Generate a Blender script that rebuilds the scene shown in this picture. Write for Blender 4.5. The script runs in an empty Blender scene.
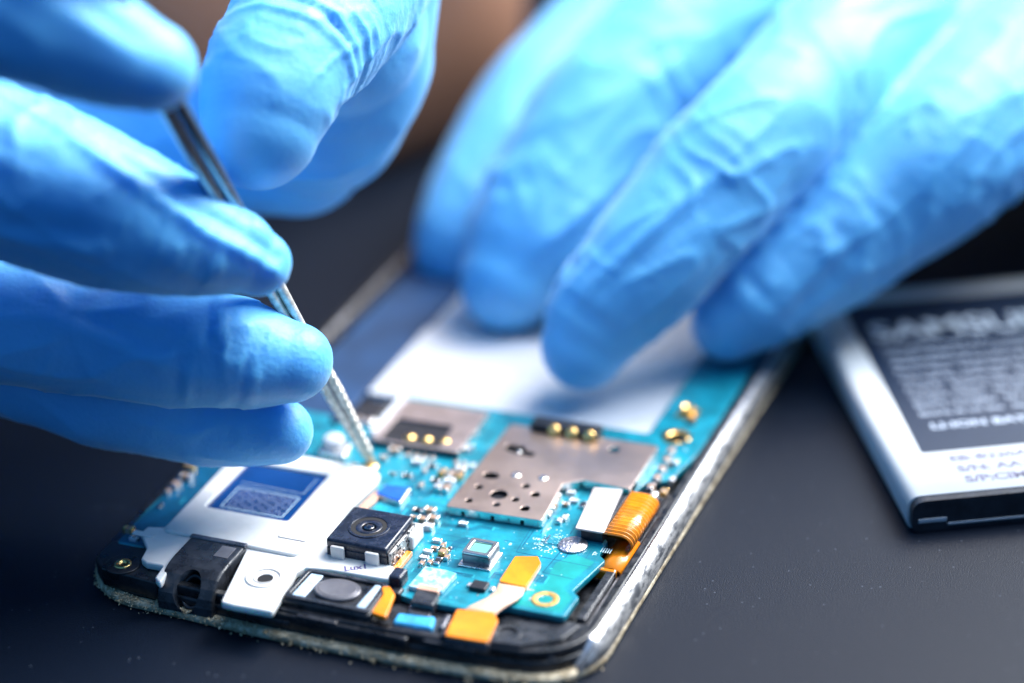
import bpy, bmesh, math, random
import numpy as np
from mathutils import Vector, Matrix, noise
from mathutils.geometry import tessellate_polygon
random.seed(7)
S = 0.001                                   # everything below is written in millimetres
sc = bpy.context.scene
col = sc.collection
R = math.radians

# ------------------------------------------------------------------ camera geometry (mm)
F, PITCH, ROLL, H = 2400.0, R(27), R(-2.5), 168.0
def ray(px, py):
    x = (px-512)/F; y = -(py-341.5)/F
    c, s = math.cos(ROLL), math.sin(ROLL)
    x, y = c*x-s*y, s*x+c*y
    return np.array([x, math.cos(PITCH)+y*math.sin(PITCH), -math.sin(PITCH)+y*math.cos(PITCH)])
CAM = np.array([0, 0, H])
def at(px, py, z=0.0):
    d = ray(px, py); return CAM + d*((z-H)/d[2])
def deep(px, py, depth):
    return CAM + ray(px, py)*depth
# phone frame: x across the phone, y along it, z up
P1 = at(630, 626); P2 = at(780, 382)
V = (P2-P1)/np.linalg.norm(P2-P1); U = np.array([V[1], -V[0], 0])
ORG = U*(at(93, 588)@U) + V*(at(430, 674)@V)
PYAW = math.atan2(U[1], U[0])
def L(px, py, z=4.2):
    q = at(px, py, z)-ORG; return (float(q@U), float(q@V))
def LP(pts, z=4.2): return [L(a, b, z) for a, b in pts]

# ------------------------------------------------------------------ materials
def mat(name, color, rough=0.5, metal=0.0, var=0.0, vscale=400, bump=0.0, bscale=2000, color2=None, spec=0.5,
        rvar=0.0, sss=0.0, coat=0.0, sheen=0.0, detail=4, emis=None):
    m = bpy.data.materials.new(name); m.use_nodes = True
    nt = m.node_tree; N = nt.nodes; K = nt.links
    b = N['Principled BSDF']
    b.inputs['Base Color'].default_value = (*color, 1)
    b.inputs['Roughness'].default_value = rough
    b.inputs['Metallic'].default_value = metal
    b.inputs['Specular IOR Level'].default_value = spec
    b.inputs['Coat Weight'].default_value = coat
    b.inputs['Coat Roughness'].default_value = 0.15
    b.inputs['Sheen Weight'].default_value = sheen
    tc = N.new('ShaderNodeTexCoord')
    if var > 0 or color2 or rvar > 0:
        n = N.new('ShaderNodeTexNoise'); n.inputs['Scale'].default_value = vscale; n.inputs['Detail'].default_value = detail
        n.inputs['Roughness'].default_value = 0.6
        K.new(tc.outputs['Object'], n.inputs['Vector'])
        if var > 0 or color2:
            r = N.new('ShaderNodeValToRGB')
            c2 = color2 or tuple(min(1, c*(1+var)) for c in color)
            c1 = color if color2 else tuple(c*(1-var) for c in color)
            r.color_ramp.elements[0].position = 0.38; r.color_ramp.elements[0].color = (*c1, 1)
            r.color_ramp.elements[1].position = 0.62; r.color_ramp.elements[1].color = (*c2, 1)
            K.new(n.outputs['Fac'], r.inputs['Fac']); K.new(r.outputs['Color'], b.inputs['Base Color'])
        if rvar > 0:
            mr = N.new('ShaderNodeMapRange')
            mr.inputs['From Min'].default_value = 0.3; mr.inputs['From Max'].default_value = 0.7
            mr.inputs['To Min'].default_value = max(0.02, rough-rvar); mr.inputs['To Max'].default_value = min(1, rough+rvar)
            K.new(n.outputs['Fac'], mr.inputs['Value']); K.new(mr.outputs['Result'], b.inputs['Roughness'])
    if bump > 0:
        n2 = N.new('ShaderNodeTexNoise'); n2.inputs['Scale'].default_value = bscale; n2.inputs['Detail'].default_value = 3
        K.new(tc.outputs['Object'], n2.inputs['Vector'])
        bp = N.new('ShaderNodeBump'); bp.inputs['Strength'].default_value = bump; bp.inputs['Distance'].default_value = 0.0002
        K.new(n2.outputs['Fac'], bp.inputs['Height']); K.new(bp.outputs['Normal'], b.inputs['Normal'])
    if sss > 0:
        b.inputs['Subsurface Weight'].default_value = sss
        b.inputs['Subsurface Radius'].default_value = (0.25, 0.6, 1.0)
        b.inputs['Subsurface Scale'].default_value = 0.004
    return m

M = {}
M['pcb'] = mat('solder_mask', (0.005, 0.205, 0.275), 0.32, var=0.28, vscale=260, bump=0.25, bscale=1500, coat=0.3)
M['pcb_edge'] = mat('board_edge', (0.02, 0.40, 0.36), 0.5, var=0.2)
M['pcb_green'] = mat('solder_mask_green', (0.006, 0.26, 0.25), 0.32, var=0.15, vscale=260, coat=0.3)
M['trace_and_shade'] = mat('trace_and_shade_dark', (0.002, 0.085, 0.17), 0.35, var=0.2)
M['trace_and_shade2'] = mat('trace_light', (0.03, 0.42, 0.50), 0.35, var=0.2)
M['silk'] = mat('silkscreen', (0.62, 0.80, 0.82), 0.6)
M['gold'] = mat('gold_plate', (0.85, 0.55, 0.20), 0.28, 1.0, rvar=0.12, bump=0.3)
M['goldmatte'] = mat('gold_solder', (0.50, 0.30, 0.09), 0.5, 0.4, var=.2, vscale=1500, bump=.8)
M['stiff'] = mat('stiffener', (0.50, 0.455, 0.44), 0.4, 0.2)
M['sideblue'] = mat('side_blue', (0.012, 0.05, 0.13), 0.5, var=.3, vscale=60)
M['tin'] = mat('solder_tin', (0.78, 0.77, 0.76), 0.3, 1.0, rvar=0.15, bump=0.5, bscale=1500)
M['shield'] = mat('shield_metal', (0.58, 0.45, 0.385), 0.36, 1.0, var=0.04, vscale=120, rvar=0.04, bump=0.06, bscale=900)
M['shield_edge'] = mat('shield_edge', (0.80, 0.78, 0.75), 0.25, 1.0)
M['white'] = mat('white_plastic', (0.66, 0.66, 0.65), 0.38, var=0.10, vscale=90, bump=0.16, bscale=900, sss=0.15)
M['label_white'] = mat('white_label', (0.54, 0.56, 0.59), 0.45, var=0.03, vscale=200, bump=0.05)
M['black'] = mat('black_plastic', (0.012, 0.013, 0.016), 0.33, var=0.5, vscale=500, rvar=0.12, bump=0.25, bscale=1200)
M['black2'] = mat('charcoal_plastic', (0.026, 0.028, 0.034), 0.3, var=0.35, vscale=500, rvar=0.12, bump=0.3, bscale=1000)
M['void'] = mat('dark_hollow', (0.003, 0.003, 0.004), 0.6)
M['grey'] = mat('grey_metal', (0.20, 0.20, 0.22), 0.35, 0.8, var=0.3, rvar=0.15)
M['navy'] = mat('camera_black', (0.013, 0.018, 0.034), 0.26, var=0.3, vscale=900, rvar=0.08)
M['glass'] = mat('lens_glass', (0.006, 0.010, 0.022), 0.04, coat=1.0)
M['chrome'] = mat('chrome', (0.90, 0.90, 0.91), 0.30, .75, rvar=0.12, vscale=500, bump=.3)
M['orange'] = mat('polyimide', (0.80, 0.235, 0.006), 0.3, var=0.15, vscale=300, coat=0.3)
M['amber'] = mat('polyimide_deep', (0.62, 0.20, 0.006), 0.22, var=0.3, vscale=300, coat=0.5)
M['ribbon'] = mat('ribbon_flex', (0.80, 0.52, 0.36), 0.42, var=0.08)
M['pink'] = mat('copper_flex', (0.66, 0.38, 0.27), 0.4, 0.2, var=0.15)
M['bluelabel'] = mat('blue_chip', (0.008, 0.10, 0.42), 0.25, var=0.15, coat=0.3)
M['bluewin'] = mat('blue_film', (0.006, 0.045, 0.17), 0.16, var=0.15, vscale=100, coat=0.5)
M['bluefoam'] = mat('blue_foam', (0.03, 0.32, 0.62), 0.5, var=0.25, vscale=500, bump=0.4)
M['cyanplate'] = mat('cyan_plate', (0.10, 0.48, 0.66), 0.3, color2=(0.55, 0.80, 0.88), vscale=900)
M['membrane'] = mat('membrane', (0.13, 0.125, 0.14), 0.32, 0.3, color2=(0.24, 0.225, 0.23), vscale=120, bump=0.3, bscale=500)
M['skyplastic'] = mat('clear_blue_plastic', (0.42, 0.55, 0.68), 0.2, var=0.2, coat=0.6)
M['ceramic'] = mat('ceramic_tan', (0.34, 0.22, 0.15), 0.45, var=0.25)
M['ceramic2'] = mat('ceramic_grey', (0.40, 0.42, 0.46), 0.4, var=0.25)
M['chip'] = mat('chip_black', (0.018, 0.02, 0.026), 0.35, var=0.3, bump=0.2)
M['greenglass'] = mat('green_glass', (0.16, 0.42, 0.36), 0.1, coat=1.0)
M['simmetal'] = mat('sim_metal', (0.56, 0.47, 0.45), 0.35, 0.9, var=0.1)
M['ink'] = mat('print_ink', (0.10, 0.10, 0.16), 0.6)
M['purpleink'] = mat('purple_ink', (0.07, 0.05, 0.22), 0.6)
M['batnavy'] = mat('battery_navy', (0.009, 0.019, 0.042), 0.4, var=0.06, bump=0.05)
M['batprint'] = mat('battery_print', (0.34, 0.40, 0.49), 0.5)
M['batsilver'] = mat('battery_silver_print', (0.46, 0.53, 0.60), 0.45)
M['batwhite'] = mat('battery_wrap', (0.63, 0.66, 0.67), 0.42, var=0.03, vscale=100, bump=0.06, bscale=600)
M['batmetal'] = mat('battery_side', (0.50, 0.53, 0.57), 0.35, 0.3, var=0.06)
M['steel'] = mat('steel_dark', (0.42, 0.42, 0.44), 0.22, 1.0, rvar=0.08)
M['steeltip'] = mat('steel_tip', (0.50, 0.46, 0.39), 0.5, 0.35, color2=(0.78, 0.74, 0.66), vscale=900, bump=0.8, bscale=1300)
M['dirt'] = mat('dried_dirt', (0.36, 0.26, 0.14), 0.9, color2=(0.68, 0.56, 0.38), vscale=900, bump=1.0, bscale=2500)
M['brown'] = mat('brown_matte', (0.27, 0.135, 0.082), 0.7, var=0.12, vscale=30, bump=0.1)
M['silverfoil'] = mat('coin_foil', (0.62, 0.62, 0.66), 0.38, 1.0, var=0.15, vscale=1500, bump=1.0, bscale=2200)

def worn():
    m = bpy.data.materials.new('worn_chrome'); m.use_nodes = True
    N = m.node_tree.nodes; K = m.node_tree.links; b = N['Principled BSDF']
    tc = N.new('ShaderNodeTexCoord'); mp = N.new('ShaderNodeMapping'); mp.inputs['Scale'].default_value = (1, 0.35, 1)
    K.new(tc.outputs['Object'], mp.inputs['Vector'])
    n = N.new('ShaderNodeTexNoise'); n.inputs['Scale'].default_value = 900; n.inputs['Detail'].default_value = 6; n.inputs['Roughness'].default_value = .7
    K.new(mp.outputs['Vector'], n.inputs['Vector'])
    r = N.new('ShaderNodeValToRGB'); r.color_ramp.elements[0].position = .42; r.color_ramp.elements[0].color = (.07, .075, .085, 1)
    r.color_ramp.elements[1].position = .56; r.color_ramp.elements[1].color = (.50, .49, .48, 1)
    K.new(n.outputs['Fac'], r.inputs['Fac']); K.new(r.outputs['Color'], b.inputs['Base Color'])
    r2 = N.new('ShaderNodeValToRGB'); r2.color_ramp.elements[0].position = .4; r2.color_ramp.elements[0].color = (.6, .6, .6, 1)
    r2.color_ramp.elements[1].position = .6; r2.color_ramp.elements[1].color = (.22, .22, .22, 1)
    K.new(n.outputs['Fac'], r2.inputs['Fac']); K.new(r2.outputs['Color'], b.inputs['Roughness'])
    b.inputs['Metallic'].default_value = .6
    bp = N.new('ShaderNodeBump'); bp.inputs['Strength'].default_value = .7; bp.inputs['Distance'].default_value = .0002
    K.new(n.outputs['Fac'], bp.inputs['Height']); K.new(bp.outputs['Normal'], b.inputs['Normal'])
    return m
M['worn'] = worn()
M['rim'] = mat('dirty_rim', (.26, .20, .12), .65, .1, color2=(.64, .54, .38), vscale=700, bump=.8, bscale=1800)

def table_mat():
    m = bpy.data.materials.new('table_laminate'); m.use_nodes = True
    N = m.node_tree.nodes; K = m.node_tree.links; b = N['Principled BSDF']
    tc = N.new('ShaderNodeTexCoord')
    n = N.new('ShaderNodeTexNoise'); n.inputs['Scale'].default_value = 5200; n.inputs['Detail'].default_value = 2
    K.new(tc.outputs['Object'], n.inputs['Vector'])
    big = N.new('ShaderNodeTexNoise'); big.inputs['Scale'].default_value = 14; big.inputs['Detail'].default_value = 4
    K.new(tc.outputs['Object'], big.inputs['Vector'])
    r = N.new('ShaderNodeValToRGB')
    r.color_ramp.elements[0].position = .35; r.color_ramp.elements[0].color = (.0009, .0029, .0085, 1)
    r.color_ramp.elements[1].position = .72; r.color_ramp.elements[1].color = (.0052, .0105, .0220, 1)
    K.new(n.outputs['Fac'], r.inputs['Fac'])
    # sparse pale dust specks
    v = N.new('ShaderNodeTexVoronoi'); v.inputs['Scale'].default_value = 900; v.inputs['Randomness'].default_value = 1
    K.new(tc.outputs['Object'], v.inputs['Vector'])
    lt = N.new('ShaderNodeMath'); lt.operation = 'LESS_THAN'; lt.inputs[1].default_value = .12
    K.new(v.outputs['Distance'], lt.inputs[0])
    gt = N.new('ShaderNodeSeparateColor'); K.new(v.outputs['Color'], gt.inputs['Color'])
    g2 = N.new('ShaderNodeMath'); g2.operation = 'GREATER_THAN'; g2.inputs[1].default_value = .82
    K.new(gt.outputs['Red'], g2.inputs[0])
    mu = N.new('ShaderNodeMath'); mu.operation = 'MULTIPLY'; K.new(lt.outputs[0], mu.inputs[0]); K.new(g2.outputs[0], mu.inputs[1])
    mx = N.new('ShaderNodeMix'); mx.data_type = 'RGBA'
    K.new(mu.outputs[0], mx.inputs['Factor']); K.new(r.outputs['Color'], mx.inputs[6]); mx.inputs[7].default_value = (.05, .06, .08, 1)
    K.new(mx.outputs[2], b.inputs['Base Color'])
    mr = N.new('ShaderNodeMapRange'); mr.inputs['To Min'].default_value = .40; mr.inputs['To Max'].default_value = .55
    K.new(big.outputs['Fac'], mr.inputs['Value']); K.new(mr.outputs['Result'], b.inputs['Roughness'])
    bp = N.new('ShaderNodeBump'); bp.inputs['Strength'].default_value = .32; bp.inputs['Distance'].default_value = .0002
    K.new(n.outputs['Fac'], bp.inputs['Height']); K.new(bp.outputs['Normal'], b.inputs['Normal'])
    b.inputs['Specular IOR Level'].default_value = .18
    return m
M['table'] = table_mat()

def glove_mat():
    m = bpy.data.materials.new('nitrile'); m.use_nodes = True
    N = m.node_tree.nodes; K = m.node_tree.links; b = N['Principled BSDF']
    tc = N.new('ShaderNodeTexCoord')
    n = N.new('ShaderNodeTexNoise'); n.inputs['Scale'].default_value = 45; n.inputs['Detail'].default_value = 4
    K.new(tc.outputs['Object'], n.inputs['Vector'])
    r = N.new('ShaderNodeValToRGB')
    r.color_ramp.elements[0].position = .3; r.color_ramp.elements[0].color = (.095, .415, .79, 1)
    r.color_ramp.elements[1].position = .7; r.color_ramp.elements[1].color = (.145, .50, .86, 1)
    K.new(n.outputs['Fac'], r.inputs['Fac']); K.new(r.outputs['Color'], b.inputs['Base Color'])
    b.inputs['Roughness'].default_value = .52
    b.inputs['Sheen Weight'].default_value = .25; b.inputs['Sheen Roughness'].default_value = .4
    b.inputs['Sheen Tint'].default_value = (.75, .9, 1, 1)
    b.inputs['Subsurface Weight'].default_value = .35
    b.inputs['Subsurface Radius'].default_value = (.2, .6, 1.0); b.inputs['Subsurface Scale'].default_value = .004
    v = N.new('ShaderNodeTexNoise'); v.inputs['Scale'].default_value = 1500; v.inputs['Detail'].default_value = 2
    K.new(tc.outputs['Object'], v.inputs['Vector'])
    w = N.new('ShaderNodeTexNoise'); w.inputs['Scale'].default_value = 130; w.inputs['Detail'].default_value = 3
    K.new(tc.outputs['Object'], w.inputs['Vector'])
    b1 = N.new('ShaderNodeBump'); b1.inputs['Strength'].default_value = .45; b1.inputs['Distance'].default_value = .0002
    K.new(v.outputs['Fac'], b1.inputs['Height'])
    b2 = N.new('ShaderNodeBump'); b2.inputs['Strength'].default_value = .16; b2.inputs['Distance'].default_value = .0006
    K.new(w.outputs['Fac'], b2.inputs['Height']); K.new(b1.outputs['Normal'], b2.inputs['Normal'])
    K.new(b2.outputs['Normal'], b.inputs['Normal'])
    return m
M['glove'] = glove_mat()

# ------------------------------------------------------------------ geometry helpers (mm)
def circle(cx, cy, rx, n=32, ry=None, ang=0.0):
    ry = ry or rx; o = []
    for i in range(n):
        a = 2*math.pi*i/n; x, y = rx*math.cos(a), ry*math.sin(a)
        o.append((cx+x*math.cos(ang)-y*math.sin(ang), cy+x*math.sin(ang)+y*math.cos(ang)))
    return o
def fillet(pts, r, n=6):
    out = []; N_ = len(pts)
    for i in range(N_):
        rr = r[i] if isinstance(r, (list, tuple)) else r
        p0, p, p1 = (Vector(pts[(i-1) % N_]), Vector(pts[i]), Vector(pts[(i+1) % N_]))
        a, b = (p0-p), (p1-p); la, lb = a.length, b.length
        if rr <= 0 or la < 1e-6 or lb < 1e-6: out.append(tuple(p)); continue
        a.normalize(); b.normalize(); th = a.angle(b)
        d = min(rr/math.tan(th/2), la*.48, lb*.48) if th < math.pi-0.02 else 0
        if d <= 0: out.append(tuple(p)); continue
        q0, q1 = p+a*d, p+b*d
        for k in range(n+1):
            t = k/n; out.append(tuple(q0*(1-t)**2 + p*2*t*(1-t) + q1*t*t))
    return out
def rect(x0, y0, x1, y1, r=0.0): 
    p = [(x0, y0), (x1, y0), (x1, y1), (x0, y1)]
    return fillet(p, r) if r > 0 else p

class B:
    """collects shapes into one mesh"""
    def __init__(s): s.bm = bmesh.new(); s.mats = []
    def mi(s, m):
        if m not in s.mats: s.mats.append(m)
        return s.mats.index(m)
    def _add(s, me, m, M4=None):
        n0 = len(s.bm.faces); nv = len(s.bm.verts)
        s.bm.from_mesh(me); s.bm.faces.ensure_lookup_table(); s.bm.verts.ensure_lookup_table()
        k = s.mi(m)
        for f in s.bm.faces[n0:]: f.material_index = k
        if M4 is not None:
            for v in s.bm.verts[nv:]: v.co = M4 @ v.co
        bpy.data.meshes.remove(me)
    def plate(s, out, z0, z1, m, holes=(), bev=0.08, M4=None, sm=False):
        cu = bpy.data.curves.new('t', 'CURVE'); cu.dimensions = '2D'; cu.fill_mode = 'BOTH'
        bev = min(bev, (z1-z0)*.45)
        for pts in [out, *holes]:
            sp = cu.splines.new('POLY'); sp.points.add(len(pts)-1)
            for q, p in zip(sp.points, pts): q.co = (p[0], p[1], 0, 1)
            sp.use_cyclic_u = True
        cu.extrude = (z1-z0)/2-bev; cu.bevel_depth = bev; cu.bevel_resolution = 1; cu.offset = -bev
        ob = bpy.data.objects.new('t', cu); col.objects.link(ob)
        dg = bpy.context.evaluated_depsgraph_get(); dg.update()
        me = bpy.data.meshes.new_from_object(ob.evaluated_get(dg))
        me.transform(Matrix.Translation((0, 0, (z0+z1)/2)))
        bpy.data.objects.remove(ob); bpy.data.curves.remove(cu)
        s._add(me, m, M4)
        return s
    def box(s, x0, y0, z0, x1, y1, z1, m, bev=0.05, M4=None):
        t = bmesh.new(); bmesh.ops.create_cube(t, size=1)
        for v in t.verts: v.co = Vector(((x0+x1)/2+v.co.x*(x1-x0), (y0+y1)/2+v.co.y*(y1-y0), (z0+z1)/2+v.co.z*(z1-z0)))
        if bev > 0: bmesh.ops.bevel(t, geom=t.edges[:], offset=bev, segments=2, affect='EDGES', profile=.5)
        me = bpy.data.meshes.new('t'); t.to_mesh(me); t.free(); s._add(me, m, M4); return s
    def lathe(s, cx, cy, prof, m, n=36, M4=None):
        t = bmesh.new(); rings = []
        for (r, z) in prof:
            rings.append([t.verts.new((cx+max(r, 1e-4)*math.cos(2*math.pi*i/n), cy+max(r, 1e-4)*math.sin(2*math.pi*i/n), z)) for i in range(n)])
        for a, b in zip(rings, rings[1:]):
            for i in range(n):
                f = t.faces.new((a[i], a[(i+1) % n], b[(i+1) % n], b[i])); f.smooth = True
        t.faces.new(list(reversed(rings[0]))); t.faces.new(rings[-1])
        me = bpy.data.meshes.new('t'); t.to_mesh(me); t.free(); s._add(me, m, M4); return s
    def strip(s, path, side, th, m, smooth=True):
        """ribbon: path of (x,y,z) centre points, side = half-width vector, th = thickness"""
        t = bmesh.new(); rows = []
        for i, p in enumerate(path):
            p = Vector(p); a = Vector(path[max(0, i-1)]); b = Vector(path[min(len(path)-1, i+1)])
            tg = (b-a).normalized(); sd = Vector(side[i] if isinstance(side, list) else side); nn = sd.cross(tg).normalized()
            if nn.z < 0 and False: nn = -nn
            rows.append([t.verts.new(p-sd+nn*th/2), t.verts.new(p+sd+nn*th/2), t.verts.new(p+sd-nn*th/2), t.verts.new(p-sd-nn*th/2)])
        for a, b in zip(rows, rows[1:]):
            for i in range(4):
                f = t.faces.new((a[i], a[(i+1) % 4], b[(i+1) % 4], b[i])); f.smooth = smooth and i in (0, 2)
        t.faces.new(rows[0]); t.faces.new(list(reversed(rows[-1])))
        bmesh.ops.recalc_face_normals(t, faces=t.faces[:])
        me = bpy.data.meshes.new('t'); t.to_mesh(me); t.free(); s._add(me, m); return s
    def poly(s, pts3, m):
        t = bmesh.new(); t.faces.new([t.verts.new(p) for p in pts3])
        me = bpy.data.meshes.new('t'); t.to_mesh(me); t.free(); s._add(me, m); return s
    def hull(s, pts, m, bev=0.0):
        t = bmesh.new(); vs = [t.verts.new(p) for p in pts]
        bmesh.ops.convex_hull(t, input=vs)
        if bev > 0:
            bmesh.ops.dissolve_limit(t, angle_limit=.02, verts=t.verts[:], edges=t.edges[:])
            bmesh.ops.bevel(t, geom=t.edges[:], offset=bev, segments=2, affect='EDGES', profile=.5)
        me = bpy.data.meshes.new('t'); t.to_mesh(me); t.free(); s._add(me, m); return s
    def text(s, body, x, y, z, size, m, ang=0.0, th=0.02, bold=0.0, sx=1.0):
        cu = bpy.data.curves.new('t', 'FONT'); cu.body = body; cu.size = size; cu.extrude = th/2; cu.resolution_u = 3; cu.offset = bold
        ob = bpy.data.objects.new('t', cu); col.objects.link(ob)
        dg = bpy.context.evaluated_depsgraph_get(); dg.update()
        me = bpy.data.meshes.new_from_object(ob.evaluated_get(dg))
        me.transform(Matrix.Translation((x, y, z)) @ Matrix.Rotation(ang, 4, 'Z') @ Matrix.Diagonal((sx, 1, 1, 1)))
        bpy.data.objects.remove(ob); bpy.data.curves.remove(cu)
        s._add(me, m); return s
    def obj(s, name, parent=None, org=(0, 0, 0), flat=True, mesh_only=False, fix=False):
        if fix: bmesh.ops.recalc_face_normals(s.bm, faces=s.bm.faces[:])
        me = bpy.data.meshes.new(name)
        for v in s.bm.verts: v.co = (v.co-Vector(org))*S
        s.bm.to_mesh(me); s.bm.free()
        for m in s.mats: me.materials.append(M[m])
        if mesh_only: return me
        o = bpy.data.objects.new(name, me); col.objects.link(o)
        o.location = Vector(org)*S
        if parent: o.parent = parent
        return o
def tag(o, label=None, cat=None, group=None, kind=None):
    if label: o['label'] = label
    if cat: o['category'] = cat
    if group: o['group'] = group
    if kind: o['kind'] = kind
    return o
def empty(name, loc, rz=0):
    o = bpy.data.objects.new(name, None); col.objects.link(o); o.location = Vector(loc)*S; o.rotation_euler = (0, 0, rz)
    o.empty_display_size = .01
    return o

# ------------------------------------------------------------------ the setting
b = B(); b.box(-1400, -300, -30, 1400, 620, 0, 'table', bev=3)
tag(b.obj('table'), kind='structure')
b = B(); b.box(-2500, 1400, -750, 2500, 1420, 1600, 'black2', bev=0)
tag(b.obj('background_wall'), kind='structure')

# ------------------------------------------------------------------ PHONE
PH = tag(empty('smartphone', ORG, PYAW), 'opened black smartphone with its blue circuit board bare on the dark table', 'smartphone')
LEN, WID = 136.0, 69.1
def outline(ins):
    pts = []
    n = 14
    for i in range(n+1):
        x = ins+(WID-2*ins)*i/n; y = 2.2*((x-38)/36)**2+ins
        pts.append((x, y))
    for i in range(n+1):
        x = WID-ins-(WID-2*ins)*i/n; y = LEN-2.2*((x-38)/36)**2-ins
        pts.append((x, y))
    r = [0.0]*len(pts); r[0] = r[n] = r[n+1] = r[-1] = 1
    # corners rounded by hand: cut the outline with radius rc
    rc = 9.5-ins
    out = []
    for (x, y) in pts:
        out.append((x, y))
    res = []
    def corner(cx, cy, a0, a1):
        for k in range(11):
            a = R(a0+(a1-a0)*k/10); res.append((cx+rc*math.cos(a), cy+rc*math.sin(a)))
    y0 = 2.2*((9.5-38)/36)**2
    corner(9.5, 10.6, 180, 262)
    for (x, y) in pts[:n+1]:
        if 13 < x < 57: res.append((x, y))
    corner(WID-9.5, 10.4, 278, 360)
    corner(WID-9.5, LEN-10.4, 0, 82)
    for (x, y) in pts[n+1:]:
        if 13 < x < 57: res.append((x, y))
    corner(9.5, LEN-10.6, 98, 180)
    return [(x-2.0*max(0, 1-x/22), y) for x, y in res]
b = B(); b.plate(outline(0), 0, 1.15, 'rim', holes=[outline(2.2)], bev=.4)
bezel = b.obj('bezel', PH)
# grit caked on the rim
b = B(); rnd = random.Random(3); ol = outline(.35)
for i in range(len(ol)-1):
    (x0, y0), (x1, y1) = ol[i], ol[(i+1) % len(ol)]
    d = math.hypot(x1-x0, y1-y0)
    if y0 > 60 or y1 > 60: dens = 0.0
    elif x0 < 12: dens = 26
    else: dens = 17 if x0 < 60 else 8
    for k in range(int(d*dens)):
        t = rnd.random(); s_ = abs(rnd.gauss(0, .075))+.04
        nx, ny = (y1-y0)/max(d, .01), -(x1-x0)/max(d, .01)
        off = rnd.gauss(0, .38)
        cx, cy, cz = x0+(x1-x0)*t+nx*off, y0+(y1-y0)*t+ny*off, 0.95+rnd.random()*.45-max(0, off)*1.1
        tt = bmesh.new(); bmesh.ops.create_icosphere(tt, subdivisions=1, radius=s_)
        for v in tt.verts: v.co = Vector((cx, cy, max(.05, cz)))+v.co*(.6+rnd.random()*.9)
        me = bpy.data.meshes.new('t'); tt.to_mesh(me); tt.free(); b._add(me, 'dirt')
tag(b.obj('dried_dirt', PH), kind='stuff')

# side rails: worn chrome sides, bright top bevel
def rail(x_out, sgn, name):
    prof = [(0, .9), (.15, 1.8), (0.05, 2.9), (-.25, 3.5), (-.75, 3.85), (-1.35, 4.0), (-1.7, 3.9), (-1.7, 1.0)]
    path = []
    if sgn > 0:
        for k in range(13):
            a = R(-40+40*k/12); path.append((WID-9.5+9.5*math.cos(a), 10.4+9.5*math.sin(a), math.cos(a), math.sin(a)))
    path += [(x_out, 10.6+i*(LEN-21)/60, sgn, 0) for i in range(61)]
    bm_ = bmesh.new(); rows = []
    for j, (x, y, nx, ny) in enumerate(path):
        e = min(1, j/7) if sgn > 0 else 1
        rows.append([bm_.verts.new((x+nx*(px_-.12), y+ny*(px_-.12), .9+(pz-.9)*e)) for px_, pz in prof])
    bb = B(); kw, kc, kb, kg = bb.mi('worn'), bb.mi('chrome'), bb.mi('black'), bb.mi('grey')
    for a, c in zip(rows, rows[1:]):
        for i in range(len(prof)-1):
            f = bm_.faces.new((a[i], a[i+1], c[i+1], c[i])); f.smooth = i < 4; f.material_index = kb if (sgn < 0 and a[0].co.y < 62) else (kw if (i < 4) else (kc if i < 5 else kg))
    bm_.faces.new(rows[0]); bm_.faces.new(rows[-1])
    bmesh.ops.recalc_face_normals(bm_, faces=bm_.faces[:])
    me = bpy.data.meshes.new('t'); bm_.to_mesh(me); bm_.free()
    bb.bm.from_mesh(me)
    return bb.obj(name, PH)
rail(WID, 1, 'side_rail'); rail(0, -1, 'side_rail')

# black mid frame: floor, wall, chin ledges
b = B()
b.plate(outline(1.3), .5, 1.5, 'black', bev=.1)
b.plate(outline(1.35), 1.0, 2.6, 'black', holes=[outline(2.9)], bev=.25)
wall = outline(1.7); inner = outline(3.0)
b.plate(wall, 2.5, 4.0, 'black', holes=[inner], bev=.25)
b.plate(fillet([(.2, 5), (2.4, 2.9), (11.2, 1.9), (11.2, 8), (7, 9.5), (.2, 9.5)], .8), 1.5, 4.15, 'black', bev=.25)          # screw boss
b.plate(circle(4.7, 4.4, 2.3), 4.1, 4.35, 'black', holes=[circle(4.7, 4.4, 1.1)], bev=.08)
b.plate(fillet([(21, 1.5), (46, 1.0), (46, 3.6), (21, 4.0)], .3), 1.5, 3.6, 'black', bev=.2)
b.plate(fillet([(40, 3), (64, 3.6), (66.5, 9), (66, 12), (55, 11), (40, 9.5)], .8), 1.5, 3.1, 'black2', bev=.2)   # chin plate on the right
b.plate(circle(57.0, 6.6, 1.9), 3.05, 3.4, 'black2', holes=[circle(57.0, 6.6, 1.2)], bev=.08)
b.plate(circle(61.8, 8.2, 1.1), 3.05, 3.3, 'black2', bev=.08)
for (x0, x1, z0, z1, y) in ((24, 30, 2.0, 2.7, 1.2), (31, 36.5, 3.1, 3.9, 1.15), (38, 46, 2.4, 3.0, 1.25), (48, 55, 3.0, 3.7, 1.4)):
    b.box(x0, y, z0, x1, y+1.2, z1, 'black2', bev=.12)
b.plate(fillet([(50, 2.1), (60, 3.1), (64.5, 6.0), (65.6, 9.5), (64.2, 9.5), (62.6, 6.6), (59, 4.5), (50, 3.5)], .3), 3.9, 4.5, 'black2', bev=.15)
b.box(64.0, 12, 1.5, 65.2, 46, 3.6, 'black2', bev=.15)
b.box(65.3, 12, 1.5, 65.9, 45, 2.8, 'grey', bev=.1)
b.box(1.5, 9, 1.4, 3, 130, 3.8, 'black', bev=.2)
b.obj('mid_frame', PH)
for (x, y) in ((4.7, 4.4),):
    b = B(); b.lathe(x, y, [(1.15, 3.9), (1.15, 4.42), (1.0, 4.5), (.55, 4.5), (.5, 4.1), (0, 4.1)], 'gold', n=24); b.obj('screw_insert', PH)

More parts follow.
